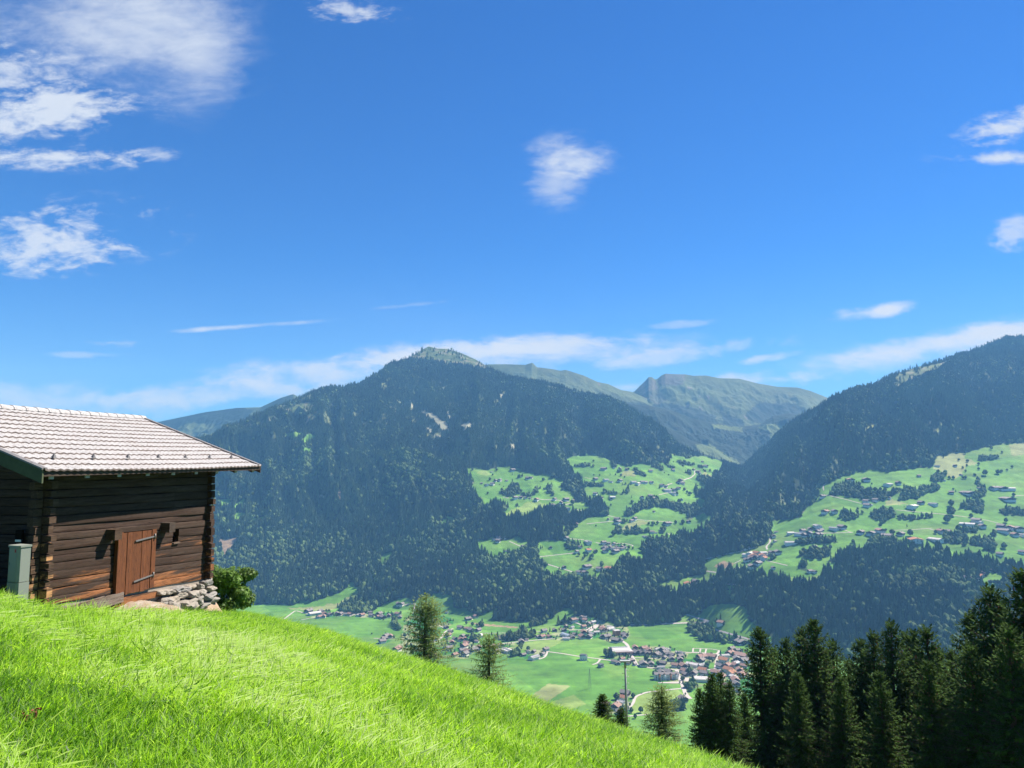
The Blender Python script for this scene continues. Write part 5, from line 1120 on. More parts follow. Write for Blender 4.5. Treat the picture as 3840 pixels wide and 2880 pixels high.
# ------------------------------------------------------------------ tall steel mast beyond the edge
Ym = 44.0; ub, vb = [float(q) for q in uv(2353, 2725)]; ut, vt = [float(q) for q in uv(2344, 2482)]
zb = float(fore(ub*Ym, Ym)); zt = vt*Ym
o = tag(empty('floodlight_mast', (ub*Ym, Ym, zb)), 'slim grey steel mast with climbing pegs and flat lamp head below the meadow', 'mast')
h = zt - zb; dx = (ut-ub)*Ym
M_MAST = simple('mast_steel', (.33, .34, .33), .5, .5, .1, 1.0, .2)
def mp(s): return Vector((dx*s*h/((zt - vb*Ym)) if False else dx*s, 0, h*s))
mb = MB(); mb.tube([mp(0) - Vector((0, 0, .5)), mp(.5), mp(1)], [.095, .078, .05], 12); mb.build('pole', M_MAST, o)
for k in range(22):
    s = .30 + .68*k/22; sg = -1 if k % 2 else 1
    if k % 1 == 0:
        mb = MB(); q = mp(s); mb.tube([q, q + Vector((sg*.20, 0, .02))], .014, 6); mb.build('climbing_peg', M_MAST, o)
mb = MB(); q = mp(1); mb.box(q.x-.30, q.x+.30, -.14, .14, q.z, q.z+.08); mb.tube([q - Vector((0, 0, .3)), q], .07, 8); mb.build('lamp_head', M_MAST, o)
# ================================================================== BARN
def wood(name, base, grey, orange, amt, zlo=-.2, zhi=2.4, along='x', str_=.5):
    """old larch boards: weather-greyed brown with raw orange patches worn into the lower logs"""
    m, nt, out = new_mat(name)
    tc = N(nt, 'ShaderNodeTexCoord'); v = tc.outputs['Object']
    st = {'x': (.55, 5, 9), 'y': (5, .55, 9), 'z': (7, 7, .6)}[along]
    vec = mapping(nt, v, st)
    n1 = tex_noise(nt, vec, 1.3, 7, .65, .4); fine = tex_noise(nt, mapping(nt, v, tuple(q*5 for q in st)), 1.6, 6, .7)
    gr = ramp(nt, n1, [(.36, 0.0), (.62, 1.0)])
    c = mixc(nt, gr, base, grey)
    geo = N(nt, 'ShaderNodeNewGeometry')
    c = mixc(nt, math_n(nt, 'MULTIPLY', geo.outputs['Random Per Island'], .55), c, tuple(q*.55 for q in base))
    sep = N(nt, 'ShaderNodeSeparateXYZ'); L(nt, v, sep.inputs[0])
    low = N(nt, 'ShaderNodeMapRange'); low.inputs[1].default_value = zlo; low.inputs[2].default_value = zhi; low.inputs[3].default_value = .30; low.inputs[4].default_value = -.10; L(nt, sep.outputs['Z'], low.inputs[0])
    pn = tex_noise(nt, mapping(nt, v, tuple(q*.55 for q in st), (3.3, 1, 7)), 1.4, 5, .6, .3)
    pm = math_n(nt, 'ADD', pn, low.outputs[0])
    pmr = ramp(nt, math_n(nt, 'ADD', pm, amt - .5), [(.56, 0.0), (.68, 1.0)])
    oc = mixc(nt, fine, tuple(q*.55 for q in orange), tuple(q*1.35 for q in orange))
    c = mixc(nt, pmr, c, oc)
    crack = ramp(nt, fine, [(.34, .25), (.50, 1.12)])
    c = mixc(nt, 1.0, c, crack, 'MULTIPLY')
    principled(nt, out, c, .85, .25, fine, str_, .012)
    return m
M_LOG = wood('old_log_wood', (.037, .0175, .0095), (.064, .041, .0285), (.24, .095, .035), .33)
M_LOGY = wood('old_log_wood_gable', (.042, .021, .012), (.07, .044, .030), (.20, .08, .03), .31, along='y')
M_LOGE = wood('log_end_wood', (.05, .028, .016), (.09, .055, .034), (.40, .21, .09), .47, -.2, 1.9, 'x')
M_DOOR = wood('door_boards', (.165, .056, .019), (.105, .036, .014), (.085, .075, .068), .24, -.25, .9, 'z', .35)
M_PLANK = wood('grey_plank', (.13, .085, .058), (.25, .215, .185), (.25, .115, .05), .42, -.6, .3, 'x')
M_BEAM = wood('beam_wood', (.045, .028, .019), (.085, .062, .047), (.20, .08, .035), .3, -.2, 2.4, 'y')
M_MOSS = simple('mossy_board', (.075, .088, .052), .9, .15, .4, 5.0)
M_PALEEND = simple('pale_end_grain', (.36, .33, .29), .9, .1, .3, 12)
m, nt, out = new_mat('roof_tile_concrete')
tc = N(nt, 'ShaderNodeTexCoord'); n1 = tex_noise(nt, tc.outputs['Object'], 2.2, 7, .7); n2 = tex_noise(nt, tc.outputs['Object'], 22, 5, .7); n3 = tex_noise(nt, mapping(nt, tc.outputs['Object'], (4.4, .5, .5)), 1.0, 3, .6)
c = mixc(nt, n1, (.340, .330, .315), (.465, .452, .435)); c = mixc(nt, ramp(nt, n2, [(.50, 0.0), (.64, .8)]), c, (.16, .13, .12)); c = mixc(nt, ramp(nt, n3, [(.5, 0.0), (.8, .4)]), c, (.30, .24, .21))
principled(nt, out, c, .85, .2, n2, .4, .01); M_TILE = m
M_EDGESHADE = simple('tile_edge_shade', (.13, .105, .092), .95, .1, .35, 6)  # dark lip colour paints the shadow line between the tile rows
M_IRON = simple('weathered_iron', (.17, .16, .15), .55, .4, .25, 8, .3)
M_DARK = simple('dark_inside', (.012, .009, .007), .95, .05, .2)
m, nt, out = new_mat('field_stone')
tc = N(nt, 'ShaderNodeTexCoord'); n1 = tex_noise(nt, tc.outputs['Object'], 3.2, 8, .7); n2 = tex_noise(nt, tc.outputs['Object'], 19, 6, .7); oi = N(nt, 'ShaderNodeObjectInfo')
c = mixc(nt, n1, (.13, .122, .112), (.30, .285, .26)); c = mixc(nt, ramp(nt, n2, [(.5, 0.0), (.75, .7)]), c, (.13, .11, .09)); c = mixc(nt, math_n(nt, 'MULTIPLY', oi.outputs['Random'], .4), c, (.42, .33, .22))
principled(nt, out, c, .9, .2, n2, .7, .02); M_STONE = m

barn = tag(empty('log_barn', BA, BYAW), 'old dark log barn with pale tiled roof on the edge of the meadow', 'barn')
WL = 6.5; WD = 7.3           # wall lengths
EO, EZ = .70, -.30           # eave overhang, eave height (absolute)
RO_, RZ = 3.65, 1.30         # ridge: distance inside, height
TL, TR_ = -.85, 8.15         # roof from / to along the ridge
pitch = (RZ - EZ)/(EO + RO_)
def lz(z): return z + Z0
rb_ = random.Random(21)
# --- long wall with the door: stacked hewn logs
NL = 17
def edges(n, seed):
    r = random.Random(seed); w = [1 + r.uniform(-.22, .25) for _ in range(n)]; s = sum(w); e = [0]
    for q in w: e.append(e[-1] + q/s)
    return e
ED = edges(NL, 3)
def zwall(t, k):
    s = t/WL; z0 = -3.20 + (-3.62+3.20)*s; z1 = -.16
    return z0 + (z1-z0)*ED[k]
HOLE = [(4.69, 4.96, -2.34, -2.11)]
def log_wall(mb, t0, t1, zf, n, outw, seed, gap=.012, skip=None):
    r = random.Random(seed)
    for k in range(n):
        segs = 26; prof = ((.0, .01), (.022, .05), (.030, .25), (.030, .75), (.024, .95), (.0, .985)); vs = []; fs = []
        bow = r.uniform(-.012, .02); off = r.uniform(-.012, .016)
        for i in range(segs+1):
            t = t0 + (t1-t0)*i/segs
            za, zb_ = zf(t, k), zf(t, k+1); wob = .012*mnoise.noise(Vector((t*.8, k*3.7, seed))) ; wz = .018*mnoise.noise(Vector((t*.9, k*5.1, seed+7)))
            for (d, q) in prof: vs.append(outw(t, d*.85 + off + wob - bow*math.sin(3.14*i/segs), za + (zb_-za)*q + wz))
            vs.append(outw(t, -.12, zb_ - gap)); vs.append(outw(t, -.12, za + gap))
        m = len(prof) + 2
        for i in range(segs):
            for j in range(m): fs.append((i*m+j, i*m+(j+1) % m, (i+1)*m+(j+1) % m, (i+1)*m+j))
        fs.append(tuple(range(m))[::-1]); fs.append(tuple(segs*m + j for j in range(m)))
        mb.add(vs, fs)
mb = MB(); log_wall(mb, 0, 4.69, zwall, NL, lambda t, d, z: (t, -d, lz(z)), 1)
# right of the small opening the logs run on, the two logs at the opening are cut
khole = [k for k in range(NL) if zwall(4.8, k+1) > -2.33 and zwall(4.8, k) < -2.12]
mb2 = MB(); log_wall(mb2, 4.69, WL, zwall, NL, lambda t, d, z: (t, -d, lz(z)), 1)
vs_ = mb2.v; nk = 27*8
def cut(v, k):
    return v
for k in range(NL):
    blk = vs_[k*nk:(k+1)*nk]
    if k in khole:
        nb_ = []
        for (t, y, z) in blk: nb_.append((4.96 + (t-4.69)*(WL-4.96)/(WL-4.69), y, z))
        vs_[k*nk:(k+1)*nk] = nb_
o_ = len(mb.v); mb.v += vs_; mb.f += [[o_+i for i in f] for f in mb2.f]; mb.m += mb2.m; mb.sm += mb2.sm
mb.build('front_wall', M_LOG, barn)
# --- gable wall on the left (towards the viewer), far gable and back
NG = 16; EG = edges(NG, 8)
def zg(y, k): return -3.22 + (3.10)*EG[k]
mb = MB(); log_wall(mb, .0, WD, zg, NG, lambda y, d, z: (-d, y, lz(z)), 2)
mb.build('gable_wall', M_LOGY, barn)
mb = MB(); log_wall(mb, .0, WD, lambda y, k: -3.62 + 3.5*EG[k], NG, lambda y, d, z: (WL+d, y, lz(z)), 4); mb.build('gable_wall', M_LOGY, barn)
mb = MB(); mb.box(0, WL, WD-.1, WD+.05, lz(-3.6), lz(-.1)); mb.build('back_wall', M_LOG, barn)
# gable triangles of upright boards
for tx, sg in ((.05, -1), (WL-.05, 1)):
    mb = MB(); y = 0.0; k = 0
    while y < WD:
        y1 = min(y + .19, WD); f = lambda q: min(-.10 + pitch*(min(q, WD-q)), RZ) + .02
        d0 = .022 if k % 2 else 0; x0 = tx + sg*d0
        c = [(x0, y+.004, lz(-.13)), (x0, y1-.004, lz(-.13)), (x0, y1-.004, lz(f(y1))), (x0, y+.004, lz(f(y)))]
        b = [(x0-sg*.03, q[1], q[2]) for q in c]
        mb.hexa([c[0], c[1], b[1], b[0], c[3], c[2], b[2], b[3]]); y = y1; k += 1
    mb.build('gable_boards', M_MOSS if sg < 0 else M_BEAM, barn)
# --- crossing log ends at the corners
def stubs(t_c, y_c, mode, n, zf, seed, nm, mat_, lo=0):
    r = random.Random(seed); mb = MB()
    for k in range(lo, n):
        za, zb_ = zf(k), zf(k+1); q = .10 + r.uniform(-.015, .02); l = .19 + r.uniform(-.04, .05); e = .02
        if mode == 'front':   # gable logs stick out through the door wall
            x0, x1 = t_c - q, t_c + q
            c = [(x0+e, -l, lz(za+.03)), (x1-e, -l, lz(za+.03)), (x1, 0, lz(za+.012)), (x0, 0, lz(za+.012)), (x0+e, -l, lz(zb_-.03)), (x1-e, -l, lz(zb_-.03)), (x1, 0, lz(zb_-.012)), (x0, 0, lz(zb_-.012))]
        else:                 # door-wall logs stick out past the gable
            s = -1 if mode == 'left' else 1
            a, b = t_c, t_c + s*l; y0, y1 = y_c - q*.55, y_c + q*.9
            c = [(min(a,b), y0, lz(za+.012)), (max(a,b), y0, lz(za+.012)), (max(a,b), y1, lz(za+.012)), (min(a,b), y1, lz(za+.012)), (min(a,b), y0, lz(zb_-.012)), (max(a,b), y0, lz(zb_-.012)), (max(a,b), y1, lz(zb_-.012)), (min(a,b), y1, lz(zb_-.012))]
        mb.hexa(c)
    return mb.build(nm, mat_, barn)
stubs(.10, 0, 'front', NG, lambda k: zg(0, k), 31, 'log_ends', M_LOGE)
stubs(-.03, .04, 'left', NL, lambda k: zwall(0, k), 33, 'log_ends', M_LOGE)
stubs(WL-.10, 0, 'front', NG, lambda k: -3.60 + 3.45*EG[k], 35, 'log_ends', M_LOG)
stubs(WL+.02, .04, 'right', NL, lambda k: zwall(WL, k), 37, 'log_ends', M_LOG)
mb = MB(); mb.box(.09, WL-.09, .125, .17, lz(-3.45), lz(-.1)); mb.box(.125, .17, .17, WD-.2, lz(-3.45), lz(-.1)); mb.build('inner_shade_sheet', M_DARK, barn)  # near-black sheets behind the logs stand in for the unlit interior
# --- roof: rows of overlapping waved tiles
def roof_slope(side):
    mb = MB(); rows_ = 13; nw = 44; sub = 4
    for i in range(rows_):
        a0 = i/rows_; a1 = (i+1)/rows_
        r = random.Random(100*side + i); vs = []; cols_ = nw*sub + 1
        jit = [r.uniform(-.010, .012) for _ in range(nw+1)]; jz = [r.uniform(-.004, .006) for _ in range(nw+1)]
        for (a, lift) in ((a0 - .016, .060), (a0 - .016, .022), (a1, .022)):
            for j in range(cols_):
                t = TL + (TR_-TL)*j/(cols_-1); ph = (j % sub)/sub
                wv = .013*(math.cos(ph*2*math.pi)) + (jz[j//sub] if lift == .060 else 0)
                aa = a + (jit[j//sub]/4.35 if lift != .022 else 0)
                y = -EO + (EO + RO_)*aa; z = EZ + (RZ-EZ)*aa
                sag = -.035*math.sin(math.pi*(t-TL)/(TR_-TL))
                if side == 1: y = 2*RO_ - y
                vs.append((t, y, lz(z + lift + wv + sag + .05)))
        fs = []
        for q in (0, 1):
            for j in range(cols_-1):
                f = (j, j+1, cols_+j+1, cols_+j) if q == 1 else (cols_+j, cols_+j+1, j+1, j)
                if q == 0: fs.append(f)
                else: fs.append((j, j+1, 2*cols_+j+1, 2*cols_+j))
        mb.add(vs, fs if side == 0 else [f[::-1] for f in fs])
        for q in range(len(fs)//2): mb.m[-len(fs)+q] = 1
    return mb.build('roof_tiles', [M_TILE, M_EDGESHADE], barn)
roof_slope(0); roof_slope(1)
# sheathing under the tiles
for side in (0, 1):
    mb = MB(); f = (lambda y: y) if side == 0 else (lambda y: 2*RO_ - y)
    c = [(TL+.02, f(-EO+.03), lz(EZ-.015)), (TR_-.02, f(-EO+.03), lz(EZ-.015)), (TR_-.02, f(RO_), lz(RZ-.015)), (TL+.02, f(RO_), lz(RZ-.015)), (TL+.02, f(-EO+.03), lz(EZ+.03)), (TR_-.02, f(-EO+.03), lz(EZ+.03)), (TR_-.02, f(RO_), lz(RZ+.03)), (TL+.02, f(RO_), lz(RZ+.03))]
    mb.hexa(c); mb.build('roof_sheathing', M_BEAM, barn)
# ridge tiles
mb = MB(); t = TL; k = 0
while t < TR_ - .05:
    t1 = min(t + .40, TR_ + .02); n = 7; vs = []
    for (tt, s, dz) in ((t, 1.05, .006), (t1 + .03, .96, 0)):
        for j in range(n):
            a = math.pi*j/(n-1); sag = -.035*math.sin(math.pi*(tt-TL)/(TR_-TL))
            vs.append((tt, RO_ + math.cos(a)*.15*s, lz(RZ + .045 + math.sin(a)*.12*s + dz + sag)))
    mb.add(vs, [(j, j+1, n+j+1, n+j) for j in range(n-1)] + [tuple(range(n))[::-1]]); t = t1
mb.build('ridge_tiles', M_TILE, barn)
# barge boards, fascia
def slope_board(t0, t1, dz0, dz1, nm, mat_, y_from=-EO-.03, y_to=RO_):
    for side in (0, 1):
        f = (lambda y: y) if side == 0 else (lambda y: 2*RO_ - y)
        za = EZ + pitch*(y_from+EO); zb_ = EZ + pitch*(y_to+EO)
        mb = MB(); mb.hexa([(t0, f(y_from), lz(za+dz0)), (t1, f(y_from), lz(za+dz0)), (t1, f(y_to), lz(zb_+dz0)), (t0, f(y_to), lz(zb_+dz0)), (t0, f(y_from), lz(za+dz1)), (t1, f(y_from), lz(za+dz1)), (t1, f(y_to), lz(zb_+dz1)), (t0, f(y_to), lz(zb_+dz1))])
        mb.build(nm, mat_, barn)
slope_board(TL-.035, TL+.005, -.20, .075, 'barge_board', M_MOSS)
slope_board(TR_-.005, TR_+.035, -.15, .085, 'barge_board', M_BEAM)
slope_board(TL-.05, TL+.10, .085, .12, 'verge_strip', M_IRON); slope_board(TR_-.10, TR_+.05, .095, .13, 'verge_strip', M_IRON)
mb = MB(); mb.box(TL, TR_, -EO-.02, -EO+.02, lz(EZ-.07), lz(EZ+.045)); mb.build('fascia', M_BEAM, barn)
# rafters with pale ends, purlins under the overhang
for k in range(9):
    t = -.55 + k*1.05; mb = MB(); w = .06
    f0, f1 = -EO+.06, RO_
    z_ = lambda y: EZ + pitch*(y+EO)
    mb.hexa([(t-w, f0, lz(z_(f0)-.16)), (t+w, f0, lz(z_(f0)-.16)), (t+w, f1, lz(z_(f1)-.16)), (t-w, f1, lz(z_(f1)-.16)), (t-w, f0, lz(z_(f0)-.02)), (t+w, f0, lz(z_(f0)-.02)), (t+w, f1, lz(z_(f1)-.02)), (t-w, f1, lz(z_(f1)-.02))])
    rf = mb.build('rafter', M_BEAM, barn)
    mb = MB(); mb.box(t-w-.004, t+w+.004, f0-.022, f0, lz(z_(f0)-.155), lz(z_(f0)-.03)); mb.build('rafter_end', M_PALEEND, rf)
for (y, z, t1) in ((.0, -.14, WL+.95), (1.8, .48, WL+1.2), (RO_, 1.12, WL+1.3)):
    mb = MB(); mb.box(-.7, t1, y-.09, y+.09, lz(z-.13), lz(z+.06)); mb.build('purlin', M_BEAM, barn)
# snow guards on the lowest rows
for k in range(7):
    t = TL + .95 + k*1.22; a = 1.65/13; y = -EO + (EO+RO_)*a; z = EZ + (RZ-EZ)*a + .11
    mb = MB(); mb.add([(t-.05, y, lz(z)), (t+.05, y, lz(z)), (t, y+.02, lz(z+.12)), (t-.01, y+.10, lz(z+.03)), (t+.01, y+.10, lz(z+.03))], [(0,1,2), (0,2,3), (1,4,2), (3,2,4)]); mb.build('snow_guard', M_IRON, barn)
# --- door with frame, boards and strap hinges
T0, T1 = 2.35, 3.79; DZT0, DZT1, DZB0, DZB1 = -1.86, -1.90, -3.40, -3.47
mb = MB()
def quadbox(t0, t1, za0, za1, zb0, zb1, y0, y1, m_=None):
    b = m_ or mb; b.hexa([(t0, y0, lz(zb0)), (t1, y0, lz(zb1)), (t1, y1, lz(zb1)), (t0, y1, lz(zb0)), (t0, y0, lz(za0)), (t1, y0, lz(za1)), (t1, y1, lz(za1)), (t0, y1, lz(za0))])
# the door stands a little out of true, as the whole wall does
quadbox(T0-.02, T0+.15, DZT0+.02, DZT0+.02, DZB0, DZB0, -.13, -.03); mb.build('door_frame', M_BEAM if False else M_DOOR, barn)
mb = MB(); quadbox(T1-.15, T1+.02, DZT1+.02, DZT1+.02, DZB1+.05, DZB1+.05, -.13, -.03); mb.build('door_frame', M_DOOR, barn)
mb = MB(); quadbox(T0-.12, T1+.06, DZT0+.14, DZT1+.13, DZT0+.021, DZT1+.021, -.12, -.03); mb.build('lintel', M_LOG, barn)
door = None; nb = 6; tb = T0+.155; wdt = (T1-T0-.31)/nb; mbd = MB(); rr = random.Random(2)
for k in range(nb):
    a = tb + k*wdt; b = a + wdt - .008; f = lambda t, z0, z1: z0 + (z1-z0)*(t-T0)/(T1-T0)
    quadbox(a, b, f(a, DZT0, DZT1), f(b, DZT0, DZT1), f(a, DZB0, DZB1) + rr.uniform(-.02, .03), f(b, DZB0, DZB1) + rr.uniform(-.02, .03), -.105 - rr.uniform(0, .018), -.04, mbd)
door = mbd.build('door', M_DOOR, barn)
for zz, zz2 in ((-2.10, -2.05), (-3.13, -3.06)):
    mb = MB(); quadbox(T0+.62, T1-.02, zz+.0, zz2+.0, zz-.036, zz2-.036, -.15, -.128); mb.tube([(T1-.06, -.15, lz(zz2-.09)), (T1-.06, -.15, lz(zz2+.05))], .022, 8); mb.build('strap_hinge', M_IRON, door)
# --- two beam ends and the small opening
for (t, z) in ((2.10, -1.86), (4.25, -1.88)):
    mb = MB(); mb.box(t-.13, t+.13, -.30, -.02, lz(z-.13), lz(z+.13)); mb.build('beam_end', M_LOGE if t < 3 else M_BEAM, barn)
mb = MB()
t0, t1, za, zb_ = HOLE[0]
mb.box(t0-.01, t1+.01, -.075, -.0, lz(za-.045), lz(za-.005)); mb.build('window_sill', M_PLANK, barn)
# --- rotten skirting planks at the foot
mb = MB(); quadbox(.50, 1.95, -3.36, -3.32, -3.70, -3.62, -.16, -.09); mb.build('skirting_plank', M_PLANK, barn)
mb = MB(); quadbox(1.96, 2.62, -3.34, -3.34, -3.60, -3.58, -.14, -.08); mb.build('skirting_plank', M_PLANK, barn)
mb = MB(); quadbox(2.30, 4.20, -3.47, -3.56, -3.66, -3.72, -.10, -.02); mb.build('sill_beam', M_LOG, barn)
mb = MB(); quadbox(.05, WL, -3.22, -3.60, -4.6, -5.4, .0, .3); mb.box(-.0, .3, .3, WD, lz(-4.8), lz(-3.2)); mb.box(WL-.3, WL, .3, WD, lz(-5.8), lz(-3.58)); mb.build('foundation', M_STONE, barn)

# ------------------------------------------------------------------ dry stones under the barn
import bmesh
def rock(seed, sx, sy, sz, sub=3):
    bm = bmesh.new(); bmesh.ops.create_icosphere(bm, subdivisions=sub, radius=1); off = Vector((seed*7.3, seed*2.9, seed*5.1))
    for v in bm.verts:
        d = v.co.copy(); q = 1 + .35*mnoise.noise(d*1.1 + off) + .18*mnoise.noise(d*2.7 + off) + .07*mnoise.noise(d*7 + off)
        # flat faces like split rock
        c = Vector([max(-.78, min(.78, a)) for a in d])*q
        v.co = Vector((c.x*sx, c.y*sy, c.z*sz))*1.15
    me = bpy.data.meshes.new('stone'); bm.to_mesh(me); bm.free(); me.materials.append(M_STONE); return me
def stone_pile(name, label, lst, seed):
    o = tag(empty(name, b2w(lst[0][0], lst[0][1], lst[0][2]-.2), BYAW), label, 'stone wall')
    base = Vector((lst[0][0], lst[0][1], lst[0][2]-.2)); r = random.Random(seed)
    for i, (t, y, z, sx, sz) in enumerate(lst):
        s = link('stone', rock(seed+i, sx, sx*.75, sz), None, o); s.location = Vector((t, y, z)) - base; s.rotation_euler = (r.gauss(0, .1), r.gauss(0, .12), r.uniform(-.3, .3))
R_ST = [(6.30,-.10,-3.72,.20,.09),(5.95,-.12,-3.76,.15,.08),(6.42,-.10,-3.90,.26,.09),(5.92,-.13,-3.92,.24,.10),(5.45,-.14,-3.88,.32,.10),(4.95,-.13,-3.86,.22,.09),(6.30,-.14,-4.09,.34,.11),(5.75,-.16,-4.12,.26,.13),(5.15,-.18,-4.08,.40,.14),(4.60,-.16,-3.92,.20,.12),(4.72,-.20,-4.12,.18,.16),(4.45,-.26,-4.10,.22,.17),(4.28,-.14,-3.86,.20,.09),(5.45,-.20,-4.28,.22,.10),(4.62,-.30,-4.30,.2,.12),(6.5,-.06,-3.62,.13,.07),(5.55,-.05,-3.70,.2,.06),(4.9,-.06,-3.66,.24,.08),(4.45,-.07,-3.66,.22,.08),(5.2,-.06,-3.72,.22,.07),(4.15,-.08,-3.62,.18,.07),(4.2,-.16,-3.98,.2,.12),(6.55,-.1,-4.28,.26,.11),(5.98,-.17,-4.30,.25,.11)]
stone_pile('dry_stone_footing', 'stacked grey stones under the right end of the barn wall', R_ST, 40)
L_ST = [(.28,-.22,-3.62,.30,.07),(-.10,-.10,-3.52,.34,.08),(-.42,-.02,-3.44,.30,.07),(-.30,-.25,-3.60,.34,.08),(-.80,.10,-3.36,.36,.09),(-.75,-.25,-3.48,.30,.10),(-1.15,.30,-3.22,.32,.10),(-1.0,-.1,-3.34,.26,.12),(-1.35,.75,-3.05,.30,.12),(-1.2,1.05,-2.98,.24,.10),(.05,-.4,-3.72,.28,.08),(.62,-.28,-3.74,.22,.06),(-.15,.05,-3.36,.28,.06)]
stone_pile('dry_stone_footing', 'flat pale stones piled at the left barn corner below the cabinet', L_ST, 70)
SM = [(1.1,-.28,-3.84,.12,.08),(1.35,-.3,-3.86,.10,.07),(1.62,-.3,-3.82,.14,.09),(1.9,-.26,-3.78,.11,.08),(2.1,-.3,-3.8,.13,.09),(.85,-.3,-3.84,.13,.06),(2.3,-.25,-3.76,.1,.07),(1.5,-.42,-3.92,.11,.06),(1.2,-.45,-3.93,.1,.05)]
stone_pile('dry_stone_footing', 'small rubble stones along the skirting plank left of the door', SM, 95)
# sloping rock slab at the right corner
M_SLAB = None
m, nt, out = new_mat('sandy_rock'); tc = N(nt, 'ShaderNodeTexCoord'); n1 = tex_noise(nt, tc.outputs['Object'], 2.4, 8, .7, .4); n2 = tex_noise(nt, tc.outputs['Object'], 16, 6, .7)
c = mixc(nt, n1, (.23, .145, .085), (.40, .31, .22)); c = mixc(nt, ramp(nt, n2, [(.55, 0.0), (.75, .6)]), c, (.22, .12, .06)); principled(nt, out, c, .92, .15, n2, .8, .03); M_SLAB = m
o = tag(empty('rock_slab', b2w(5.6, -.35, -4.5), BYAW), 'orange-beige rock slab under the stones at the right barn corner', 'rock')
mb = MB(); nx, nz = 22, 10; vs = []
for i in range(nx+1):
    for j in range(nz+1):
        t = 4.35 + 2.45*i/nx; s = j/nz; zt = -4.22 - .02*i/nx*3; z = zt - (.78 + .1*i/nx)*s; y = -.16 - .46*s - .05*math.sin(i*.5)
        nn = mnoise.noise(Vector((t*2.1, z*2.1, 3)))*.06 + mnoise.noise(Vector((t*6, z*6, 8)))*.025
        vs.append((t - 5.6 + .20*s*(i/nx), y + .35 + nn, z + 4.5))
fs = [(i*(nz+1)+j, (i+1)*(nz+1)+j, (i+1)*(nz+1)+j+1, i*(nz+1)+j+1) for i in range(nx) for j in range(nz)]
b = len(vs)
for i in range(nx+1): t, y, z = vs[i*(nz+1)]; vs.append((t, y+.3, z+.03))
fs += [(b+i, b+i+1, (i+1)*(nz+1), i*(nz+1)) for i in range(nx)]
e0 = nx*(nz+1)
for j in range(nz+1): t, y, z = vs[e0+j]; vs.append((t+.02, y+.7, z))
b2 = b+nx+1; fs += [(e0+j, b2+j, b2+j+1, e0+j+1) for j in range(nz)]
mb.add(vs, fs, 0, True); mb.build('slab', M_SLAB, o)
# gravel and hay ramp up to the door
m, nt, out = new_mat('gravel_hay'); tc = N(nt, 'ShaderNodeTexCoord'); n1 = tex_noise(nt, tc.outputs['Object'], 3.5, 6, .7); n2 = tex_noise(nt, tc.outputs['Object'], 45, 4, .8); n3 = tex_noise(nt, tc.outputs['Object'], 90, 3, .8)
c = mixc(nt, ramp(nt, n1, [(.40, 0.0), (.62, 1.0)]), (.38, .34, .28), (.27, .15, .065)); c = mixc(nt, ramp(nt, n2, [(.45, 0.0), (.65, .8)]), c, (.46, .42, .36)); c = mixc(nt, ramp(nt, n3, [(.55, 0.0), (.7, .7)]), c, (.20, .13, .07))
principled(nt, out, c, .95, .1, n2, 1.0, .03)
o = tag(empty('gravel_ramp', b2w(3.2, -.5, -4.0), BYAW), 'pale gravel and hay ramp in front of the barn door', 'ramp')
nx, ny = 46, 30; vs = []
for i in range(nx+1):
    for j in range(ny+1):
        t = 1.2 + 3.3*i/nx; s = j/ny; y = .0 - 1.35*s
        cx = (t - 3.15)/1.45; top = -3.60 - .10*cx - .32*max(0, abs(cx)-.25)**1.3
        zg_ = float(fore(*[b2w(t, y, 0)[k] for k in (0, 1)]))
        w_ = max(0, 1 - (abs(cx)**2.4))*(1 - s**1.5*.55)*(1 if s < .82 else max(0, (1-s)/.18))
        z = zg_ - .06 + (top - zg_)*max(0, w_) + .045*mnoise.noise(Vector((t*3, y*3, 1))) + .025*mnoise.noise(Vector((t*11, y*11, 4)))
        vs.append((t - 3.2, y + .5, z + 4.0))
fs = [(i*(ny+1)+j, i*(ny+1)+j+1, (i+1)*(ny+1)+j+1, (i+1)*(ny+1)+j) for i in range(nx) for j in range(ny)]
mb = MB(); mb.add(vs, fs, 0, True); mb.build('gravel', m, o)

# ------------------------------------------------------------------ grey-green cable cabinet by the gable
M_CAB = simple('cabinet_grey_green', (.225, .245, .205), .55, .35, .06, 2.0)
u, v = [float(q) for q in uv(62, 2212)]; Yc = 15.45; pc = Vector((u*Yc, Yc, v*Yc))
cab = tag(empty('cable_cabinet', pc, -.42), 'grey-green electrical cable cabinet beside the barn gable', 'cabinet')
def cbox(x0, x1, y0, y1, z0, z1, nm, mat_, par=None, ch=.0):
    mb = MB()
    if ch: mb.add([(x0,y0+ch,z0),(x0+ch,y0,z0),(x1-ch,y0,z0),(x1,y0+ch,z0),(x1,y1,z0),(x0,y1,z0),(x0,y0+ch,z1),(x0+ch,y0,z1),(x1-ch,y0,z1),(x1,y0+ch,z1),(x1,y1,z1),(x0,y1,z1)], [(5,4,3,2,1,0),(6,7,8,9,10,11)] + [(i, (i+1) % 6, 6+(i+1) % 6, 6+i) for i in range(6)])
    else: mb.box(x0, x1, y0, y1, z0, z1)
    return mb.build(nm, mat_, par or cab)
cab.scale = (.84, .84, 1)
cbox(-.21, .21, -.14, .16, -.35, .16, 'plinth', M_CAB, None, .05)
cbox(-.205, .205, -.135, .155, .17, .86, 'body', M_CAB, None, .05)
cbox(-.222, .222, -.155, .172, .865, .905, 'lid', M_CAB, None, .05)
d = cbox(-.145, .145, -.142, -.1351, .18, .85, 'door', M_CAB)
s_ = cbox(.06, .115, -.1456, -.1422, .765, .83, 'red_sticker', simple('red_sticker', (.45, .05, .03), .5), d)
